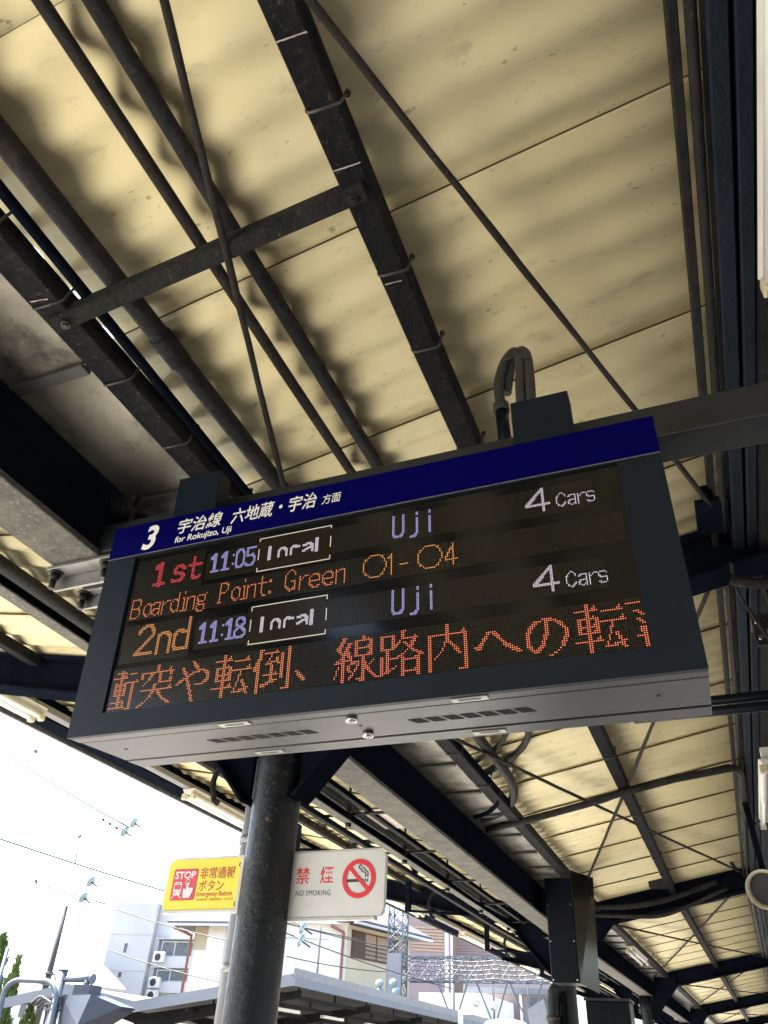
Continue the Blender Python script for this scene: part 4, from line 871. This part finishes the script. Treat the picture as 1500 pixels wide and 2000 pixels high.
# grey apartment house
Y0 = 72
pa, pb, pc = at_y(216, 1820, Y0), at_y(299, 1820, Y0 + 1), at_y(470, 1820, Y0 + 2.5)
za = hgt(228, 1762, pa[0], pa[1]); ap = thing('apartment_house', (pa[0] + 5, pa[1] + 5, ZG), 'pale grey apartment block with windows and air conditioners, left of the yellow sign', 'building')
wallbox('wall', m_apart, ap, pa, pb, 14, ZG, za)
zb_ = hgt(340, 1768, pb[0], pb[1]); d_ = (pc - pb)[:2] / np.linalg.norm((pc - pb)[:2])
wallbox('wall', m_apart, ap, pb[:2] + d_ * .01 + V(-d_[1], d_[0]) * .6, pc[:2] + V(-d_[1], d_[0]) * .6, 12, ZG, zb_)
fr, L = facade(pb[:2] + V(-d_[1], d_[0]) * .6, pc[:2] + V(-d_[1], d_[0]) * .6, 0)
for ht, hb_ in ((1836, 1868), (1893, 1918)):
    h1, h0 = hgt(330, ht, pb[0] + 2, pb[1]), hgt(330, hb_ + 0, pb[0] + 2, pb[1])
    mb = MB(f=fr); mb.box(.7, L - 1, h0 - .9, h0, .0, .55); mb.build('balcony', m_apart, ap)
    mb = MB(f=fr); mb.box(.6, L - 1, h0, h1 + .12, .005, .012); mb.build('recess', m_glass, ap)
    window(fr, 1.0, L - 1.2, h0 + .05, h1, ap, 5, m_curtain)
    mb = MB(f=fr); mb.box(.5, L - .8, h1 + .13, h1 + .22, .0, .6); mb.build('ledge', m_apart, ap)
    for k in ((0,) if ht < 1850 else (0, 1)):
        mb = MB(f=fr); mb.box(.75, 1.95, h0 - .55 - k * 1.1, h0 + .35 - k * 1.1, .56, .95); ac = mb.build('air_conditioner', m_alum, ap, bevel=.03)
        mb = MB(f=fr); c = [(1.25 + .33 * math.cos(t), h0 - .1 - k * 1.1 + .33 * math.sin(t)) for t in np.linspace(0, 2 * math.pi, 15)[:-1]]; mb.prism([(a, b, .951) for a, b in c], (0, 0, .02)); mb.build('fan_grille', m_dark, ac)
fl_, Ll = facade(pa, pb, 0)
for px, p0_, p1_ in ((248, 1841, 1864), (236, 1897, 1912)):
    h1, h0 = hgt(px, p0_, pa[0] + 1, pa[1]), hgt(px, p1_, pa[0] + 1, pa[1]); window(fl_, Ll * .38, Ll * .50, h0, h1, ap, 1)
for h in (za - 3.0, za - 6.2):
    mb = MB(f=fl_); mb.box(0.02, Ll - .02, h, h + .08, .004, .05); mb.build('string_course', m_apart, ap)
mb = MB(); c = at_y(303, 1762, Y0 + 6)
for k in range(4): mb.tube([(c[0] + k * .7, c[1], za - .1), (c[0] + k * .7, c[1], za + .9)], .05, 6)
mb.tube([(c[0], c[1], za + .9), (c[0] + 2.1, c[1], za + .9)], .05, 6); mb.tube([(c[0], c[1], za + .5), (c[0] + 2.1, c[1], za + .5)], .05, 6); mb.build('roof_railing', m_lattice, ap)
# beige house behind the yellow sign
Y1 = 55
ha, hb2 = at_y(376, 1850, Y1), at_y(478, 1850, Y1 + .6); zt = hgt(380, 1808, ha[0], ha[1])
bh = thing('beige_house', (ha[0] + 3, ha[1] + 4, ZG), 'beige house with white pillar and red downpipe, below the yellow sign', 'building')
wallbox('wall', m_beige, bh, ha, hb2, 10, ZG, zt); fb, Lb = facade(ha, hb2, 0)
mb = MB(f=fb); mb.box(1.35, 2.75, ZG, zt + .4, .0, .5); mb.build('pillar', m_house, bh)
mb = MB(f=fb); mb.hexa([(-1.6, zt - .05, 1.6), (Lb, zt - .05, 1.6), (Lb, zt - .05, -3), (-1.6, zt - .05, -3), (-1.6, zt + .1, 1.6), (Lb, zt + .1, 1.6), (Lb, zt + 1.7, -3), (-.2, zt + 1.7, -3)]); mb.build('roof', m_roofdk, bh)
mb = MB(f=fb); mb.box(-1.7, Lb, zt - .22, zt - .06, 1.5, 1.7); mb.build('gutter', m_alum, bh)
mb = MB(f=fb); mb.tube([(-1.0, zt - .3, 1.5), (-.1, zt - .7, .3), (-.1, ZG, .3)], .12, 8); mb.build('downpipe', m_copper, bh)
mb = MB(f=fb); mb.box(.02, 1.3, ZG, zt - 1.6, .004, .06); mb.build('white_panel', m_house, bh)
# white house with a brown louvred window
Y2 = 60
wa, wb_, wc = at_y(540, 1850, Y2 - 1), at_y(677, 1850, Y2 + 1), at_y(800, 1850, Y2 + 9); zt = hgt(620, 1803, wa[0] + 2, wa[1])
wh = thing('white_house', (wb_[0], wb_[1] + 4, ZG), 'white house with brown louvred window and red downpipe, below the no smoking sign', 'building')
wallbox('wall', m_house, wh, wa, wb_, 12, ZG, zt); ff, Lf = facade(wa, wb_, 0)
fw, Lw = facade(wb_ + V(.02, 0, 0), wc, 0)
n_ = V(-(wc - wb_)[1], (wc - wb_)[0]); n_ = n_ / np.linalg.norm(n_)
wallbox('wall', m_beige, wh, wb_ + V(.02, .0, 0), wc, 8, ZG, zt + .1)
z1_, z0_ = hgt(725, 1828, (wb_ + wc)[0] / 2, (wb_ + wc)[1] / 2), hgt(725, 1880, (wb_ + wc)[0] / 2, (wb_ + wc)[1] / 2)
mb = MB(f=fw); mb.box(.5, Lw - .3, z0_, z1_, .005, .08); lw_ = mb.build('louvred_window', m_brown, wh)
for k in range(13):
    z = z0_ + (z1_ - z0_) * (k + .3) / 13
    for (s0, s1) in ((.6, 2.0), (5.1, 6.3)) + (((2.2, 3.5), (3.7, 5.0), (6.5, Lw - .6)) if k < 7 else ()):
        mb = MB(f=fw); mb.box(s0, s1, z, z + .09, .081, .13); mb.build('louvre', m_pinks if (k % 2 and s0 > 2.1) else m_brown, lw_)
for (s0, s1) in ((2.2, 3.5), (3.7, 5.0), (6.5, Lw - .6)):
    mb = MB(f=fw); mb.box(s0, s1, z0_ + .1, z1_ - .1, .0805, .0808); mb.build('pane', m_pinks, lw_)
mb = MB(f=fw); mb.hexa([(-1, zt + .12, 1.6), (Lw + 1, zt + .12, 1.6), (Lw + 1, zt + .12, -6), (-1, zt + .12, -6), (-1, zt + .3, 1.6), (Lw + 1, zt + .3, 1.6), (Lw - 1, zt + 2.6, -3), (.5, zt + 2.6, -3)]); mb.build('roof', m_roofdk, wh)
mb = MB(f=fw); mb.box(-1.1, Lw + 1, zt - .05, zt + .11, 1.5, 1.75); mb.build('gutter', m_alum, wh)
mb = MB(f=ff); mb.box(-.5, Lf + .1, zt + .005, zt + .35, -2, .6); mb.build('cornice', m_house, wh)
mb = MB(f=ff); mb.tube([(Lf - 1.3, zt - .1, .5), (Lf - .3, zt - .5, .2), (Lf - .3, ZG, .2)], .12, 8); mb.build('downpipe', m_copper, wh)
mb = MB(f=ff); mb.box(0, Lf - 1.5, zt - 1.05, zt - .99, .004, .03); mb.build('string_course', m_apart, wh)
mb = MB(); c = at_y(626, 1810, 50); mb.tube([(c[0], c[1], ZG), (c[0], c[1], c[2])], .10, 8); tag(mb.build('slim_pole', m_pole), 'slim grey pole in front of the white house wall', 'pole')
# pale roofed house at the far left
Y3 = 60
ra, rb, rc_ = at_y(-60, 1905, Y3), at_y(246, 1932, Y3), at_y(202, 1884, Y3 + 9); rd = at_y(-60, 1832, Y3 + 9)
lh = thing('low_house', (ra[0] + 8, ra[1] + 4, ZG), 'low house with a broad stained pale roof at the far left', 'building')
mb = MB(); mb.prism([ra, rb, rc_, rd], (0, .05, -.18)); mb.build('roof', m_roofpale, lh)
wallbox('wall', m_house, lh, ra + V(0, 1.0, 0), rb + V(-1.5, 1.0, 0), 6, ZG, min(ra[2], rb[2]) - .15)
fr3, L3 = facade(ra + V(0, 1.0, 0), rb + V(-1.5, 1.0, 0), 0)
for s_ in (6, 9, 12.5): window(fr3, s_, s_ + 1.6, rb[2] - 2.2, rb[2] - .7, lh, 2)
# pink and peach buildings behind the gantry
def block_house(name, lab, pxl, pxr, ptop, Y, dY, mat, stripes=None, depth=10):
    a, b = at_y(pxl, ptop, Y), at_y(pxr, ptop, Y + dY); z = a[2]
    t = thing(name, (a[0] + 2, a[1] + 4, ZG), lab, 'building'); wallbox('wall', mat, t, a, b, depth, ZG, z); fr, L = facade(a, b, 0)
    if stripes:
        z1, z0 = hgt(pxl, stripes[0], *a[:2]), hgt(pxl, stripes[1], *a[:2]); n = 8
        for k in range(n):
            mb = MB(f=fr); h = z0 + (z1 - z0) * k / n; mb.box(.5, L - .8, h, h + (z1 - z0) / n * .72, .004, .12); mb.build('cladding_board', stripes[2], t)
        mb = MB(f=fr); mb.box(L - .7, L - .3, ZG, z - .2, .004, .2); mb.build('corner_strip', m_house, t)
    return t, fr, L, z
block_house('pink_building', 'pinkish building with cream horizontal boards behind the lattice mast', 796, 880, 1762, 90, 2, m_pink, (1806, 1856, m_pinks))
block_house('peach_building', 'peach clad building right of the pinkish one, above the gantry', 883, 1055, 1806, 96, 3, m_pinks, (1824, 1868, m_pink))
block_house('white_shed', 'long white shed below the gantry beam', 818, 945, 1938, 74, 0, m_house)
t, fr, L, z = block_house('mauve_building', 'mauve building with a pale blue eave strip under the gantry', 905, 1090, 1915, 84, 2, m_pink)
mb = MB(f=fr); mb.box(0, L, z - 1.0, z - .5, .004, .5); mb.build('eave_strip', m_fascia, t)
window(fr, 6.3, 10.5, z - 3.2, z - 1.2, t, 2, m_glass, m_fascia)
mb = MB(f=fr); mb.tube([(5.5, z - 1.0, .3), (5.5, ZG, .3)], .12, 8); mb.build('downpipe', m_house, t)

# ------------------------------------------------------------------ catenary mast and gantry
def lattice(p0, p1, w0, name, leglab, n, parent, mat=m_lattice, t=.07):
    p0, p1 = np.array(p0, float), np.array(p1, float); d = (p1 - p0) / np.linalg.norm(p1 - p0)
    u = np.cross(d, V(0, 1, 0)) if abs(d[1]) < .9 else np.cross(d, V(0, 0, 1)); u /= np.linalg.norm(u); q = np.cross(d, u); cs_ = []
    for a, b in ((-1, -1), (1, -1), (1, 1), (-1, 1)):
        o = (u * a + q * b) * w0 / 2; cs_.append(o); mb = MB(); mb.beam(p0 + o, p1 + o, t * 1.6, t * 1.6, up=u); mb.build(leglab, mat, parent)
    mb = MB()
    for k in range(4):
        a, b = cs_[k], cs_[(k + 1) % 4]
        for i in range(n):
            s0, s1 = p0 + (p1 - p0) * i / n, p0 + (p1 - p0) * (i + 1) / n
            mb.beam(s0 + a, s1 + b, t, t, up=u + q); mb.beam(s0 + b, s1 + a, t, t, up=u + q)
            if i: mb.beam(s0 + a, s0 + b, t, t, up=d)
    mb.build(name, mat, parent)
YM = 56
c = at_y(776, 1880, YM); mt = thing('lattice_mast', (c[0], YM, ZG), 'pale grey lattice mast carrying the wires behind the no smoking sign', 'mast')
lattice((c[0], YM, ZG), (c[0], YM, 12.4), 1.05, 'lacing', 'leg', 20, mt, t=.05)
mb = MB(); z = at_y(776, 1885, YM)[2]; mb.box(c[0] - .5, c[0] + .54, YM - .62, YM - .56, z - 1.9, z + .65); mb.build('plate', m_fascia, mt)
ga, gb = at_y(795, 1893, YM), at_y(1150, 1899, YM)
gt = thing('gantry', tuple((ga + gb) / 2), 'pale blue grey lattice gantry beam spanning the tracks', 'gantry')
lattice((c[0] + .7, YM, ga[2]), (gb[0], YM, ga[2]), 1.38, 'lacing', 'chord', 11, gt, t=.04)
for k, px in enumerate((860, 935, 1000)):
    q = at_y(px, 1915, YM); f_ = YM - .6; mb = MB(); mb.beam((q[0], f_, ga[2] - .72), (q[0] + 1.1, f_, ga[2] - 3.1), .09, .09, up=(0, 1, 0)); mb.beam((q[0] + 2.1, f_, ga[2] - .72), (q[0] + 1.16, f_, ga[2] - 3.1), .09, .09, up=(0, 1, 0)); mb.tube([(q[0] + 1.13, f_, ga[2] - .72), (q[0] + 1.13, f_, ga[2] - 3.3)], .06, 6); mb.build('drop_arm', m_lattice, gt)
for k in range(5):
    z_ = ga[2] - .5 + .26 * k; mb = MB(); mb.tube([(c[0] + .7 + t_ * (gb[0] - c[0] - .7), YM - .1 + .05 * k, z_ - .10 * math.sin(math.pi * ((t_ * 4) % 1))) for t_ in np.linspace(0, 1, 33)], .045, 6); mb.build('cable', m_galvp, gt)
for k, (px, py) in enumerate(((930, 1958), (965, 1966), (768, 1920), (774, 1936), (741, 1921), (742, 1938))):
    q = at_y(px, py, YM - 2); mb = MB(); d = V(.5, -.85, .1); mb.tube([q - d * .09, q, q + d * .08], [.08, .26, .08], 14)
    tag(mb.build('insulator', m_insul if k > 1 else m_alum), 'small pale insulator disc hung near the lattice mast and gantry', 'insulator', 'insulators of the gantry')
# near pole, signal hood, pipe frame, conifers at the left
p0_, p1_ = at_y(129, 1768, 44), at_y(95, 1905, 44)
up_ = thing('utility_pole', (p1_[0], 44, ZG), 'grey concrete utility pole rising behind the signal at the left', 'pole')
mb = MB(); mb.tube([(p1_[0], 44, ZG), (p1_[0], 44, p1_[2]), (p0_[0], 44, p0_[2])], [.24, .20, .16], 14); mb.build('pole', m_pole, up_)
for z in (p1_[2] + .05, p1_[2] - .55):
    mb = MB(); mb.tube([(p1_[0], 44, z), (p1_[0], 44, z + .14)], .26, 12); mb.beam((p1_[0] - .1, 43.7, z + .05), (p1_[0] + 1.1, 43.7, z - .02), .08, .08); mb.build('pole_band', m_pole, up_)
mb = MB(); mb.tube(crom([(p1_[0] + .2, 43.7, p1_[2] - .3), (p1_[0] + .7, 43.7, p1_[2]), (p1_[0] + 1.3, 43.6, p1_[2] - .7)], 6), .05, 6); mb.build('loop_cable', m_cable, up_)
sg = thing('signal_hood', (-23.8, 28, ZG), 'blue grey flared signal hood hanging from a pole arm at the lower left', 'signal')
q0 = at_y(124, 1896, 28); mb = MB(); mb.tube([(q0[0], 28, ZG), (q0[0], 28, q0[2])], .19, 16); mb.tube([(q0[0], 28, q0[2]), (q0[0], 28, q0[2] + .05)], .21, 16); mb.build('pole', m_galvp, sg)
q1 = at_y(176, 1912, 28); mb = MB(); mb.tube([(q0[0], 28, q1[2]), (q1[0] + .1, 28, q1[2])], .13, 12); mb.tube([(q1[0] - .12, 28, q1[2]), (q1[0] - .12, 28, q1[2] - .35)], .12, 12); mb.tube([(q1[0] + .1, 28, q1[2]), (q1[0] + .16, 28, q1[2])], .19, 12); mb.build('arm', m_galvp, sg)
mb = MB(); mb.prism([(q0[0], 27.95, q0[2] - .1), (q0[0] + .55, 27.95, q1[2] + .1), (q0[0] + .18, 27.95, q1[2] + .1)], (0, .1, 0)); mb.build('web', m_galvp, sg)
pts = [at_y(*p, 28) for p in ((122, 1945), (178, 1942), (236, 1966), (228, 1975), (182, 2004), (112, 2004))]
mid = at_y(178, 1942, 27.4); low = at_y(150, 2004, 27.3)
mb = MB(); i = [mb.pt(p) for p in pts]; k_ = [mb.pt((p[0], p[1] + .9, p[2])) for p in pts]; m1 = mb.pt(mid); m2 = mb.pt(low)
mb.face((i[0], m2 - 0, i[5])) if False else None
mb.face((i[0], i[5], m2, m1)); mb.face((m1, m2, i[4], i[3], i[2])); mb.face((i[0], m1, i[1])); mb.face((m1, i[2], i[1])) ; mb.face((i[5], i[4], m2))
for a in range(6): mb.face((i[a], i[(a + 1) % 6], k_[(a + 1) % 6], k_[a]))
mb.face(k_); mb.build('hood', m_signal, sg)
mb = MB(); b_ = at_y(165, 1930, 28); mb.box(b_[0] - .45, b_[0] + .35, 27.9, 28.6, b_[2] - .25, b_[2] + .12); mb.build('box', m_signal, sg)
for k in range(3):
    mb = MB(); z = at_y(112, 1950 + 12 * k, 27.75)[2]; mb.box(q0[0] - .3, q0[0] + .28, 27.75, 28.2, z, z + .07); mb.build('clamp', m_galvp, sg)
pf = thing('pipe_guard', (-27, 27.6, ZG), 'galvanised hoop of bent pipe in front of the conifers at the left', 'railing')
f_ = [at_y(*p, 27.6) for p in ((-6, 2004), (6, 1945), (14, 1915), (40, 1914), (90, 1916), (108, 1919), (110, 1950), (100, 2004))]
mb = MB(); mb.tube([(f_[0][0], 27.6, ZG), f_[0]] + arc(f_[1], f_[2], f_[3], 7) + arc(f_[4], f_[5], f_[6], 7) + [f_[7], (f_[7][0] + .1, 27.6, ZG)], .10, 12); mb.build('hoop', m_galvp, pf)
mb = MB(); a = at_y(16, 1850, 30); b = at_y(-25, 2000, 30); mb.tube([(b[0], 30, ZG), b, a], .085, 10); tag(mb.build('slim_post', m_galvp), 'slim slanting galvanised post at the left edge', 'post')
mb = MB()
for k in range(4):
    o = at_y(60 + 6 * k, 1960 + 4 * k, 28.4); mb.tube(crom([o, o + V(.45, 0, .25), o + V(.85, 0, -.1), o + V(.95, 0, -1.2), (o[0] + .9, o[1], ZG)], 7), .045, 6)
tag(mb.build('signal_cables', m_flex), 'bundle of dark cables drooping beside the signal pole', 'cable')
def conifer(px, ptop, Y, wid, lab, n):
    t0 = at_y(px, ptop, Y); base = ZG; H = t0[2] - base; rnd = random.Random(px)
    t = thing('conifer', (t0[0], Y, base), lab, 'tree', 'conifers at the left')
    mb = MB(); mb.tube([(t0[0], Y, base), (t0[0], Y, base + H * .5), (t0[0], Y, base + H * .96)], [.22, .12, .03], 8); mb.build('trunk', m_bark, t)
    mb = MB()
    for k in range(n):
        s_ = 1 - rnd.random() ** .72; z = base + H * (.05 + .95 * s_); lump = 1 + .28 * math.sin(z * 3.1 + px) + .2 * math.sin(z * 7.3); rr = wid * (1 - s_) ** .75 * lump * (.35 + .65 * math.sqrt(rnd.random())) + .02; th = rnd.uniform(0, 2 * math.pi)
        c = V(t0[0] + rr * math.cos(th), Y + rr * math.sin(th), z); up = V(.35 * math.cos(th) + rnd.uniform(-.3, .3), .35 * math.sin(th) + rnd.uniform(-.3, .3), 1); up /= np.linalg.norm(up)
        sd_ = np.cross(up, V(rnd.uniform(-1, 1), rnd.uniform(-1, 1), rnd.uniform(-.4, .4))); sd_ /= np.linalg.norm(sd_) + 1e-6; l_ = rnd.uniform(.10, .30); w2 = l_ * .17
        mb.poly([c - sd_ * w2, c + sd_ * w2, c + up * l_ + sd_ * w2 * .3, c + up * l_ * 1.15 - sd_ * w2 * .2])
    mb.build('crown', m_leaf, t)
conifer(8, 1828, 34, 1.6, 'taller conifer at the left edge behind the pipe hoop', 17000); conifer(38, 1868, 33, .85, 'slimmer conifer just right of the taller one', 8000); conifer(62, 1965, 31.5, .9, 'low conifer at the foot of the grey signal pole', 6500)
# pale hood and little post near the second column
t = thing('mirror_hood', (-7.2, 30, ZG), 'pale slanted hood standing left of the black drainpipe', 'hood')
a = [at_y(*p, 30) for p in ((1030, 1972), (1062, 1950), (1074, 2004), (1034, 2004))]
mb = MB(); mb.prism(a, (.1, 1.0, 0)); mb.build('hood', m_fascia, t); mb = MB(); mb.tube([(a[2][0] - .4, 30.4, ZG), (a[2][0] - .4, 30.4, a[2][2])], .12, 8); mb.build('post', m_galvp, t)
t = thing('white_tank', (-11, 38, ZG), 'white round topped tank at the bottom edge left of the drainpipe', 'tank')
a = at_y(988, 1989, 38); mb = MB(); n = 14
mb.tube([(a[0], 38 + .0, a[2] - 1.2), (a[0], 38, a[2] - .35), (a[0], 38, a[2] - .12), (a[0], 38, a[2] - .02)], [1.1, 1.05, .8, .3], 24); mb.build('dome', m_house, t); mb = MB(); mb.tube([(a[0], 38, ZG), (a[0], 38, a[2] - 1.2)], 1.0, 20); mb.build('drum', m_house, t)
a = at_y(905, 1972, 46); mb = MB(); mb.box(a[0] - .3, a[0] - .08, 46, 46.2, ZG, a[2]); mb.box(a[0] - .08, a[0] + .4, 46, 46.2, a[2] - .22, a[2]); tag(mb.build('bracket_post', m_alum), 'small white bracket post standing above the far canopy edge', 'post')

bpy.data.objects.remove(_to)
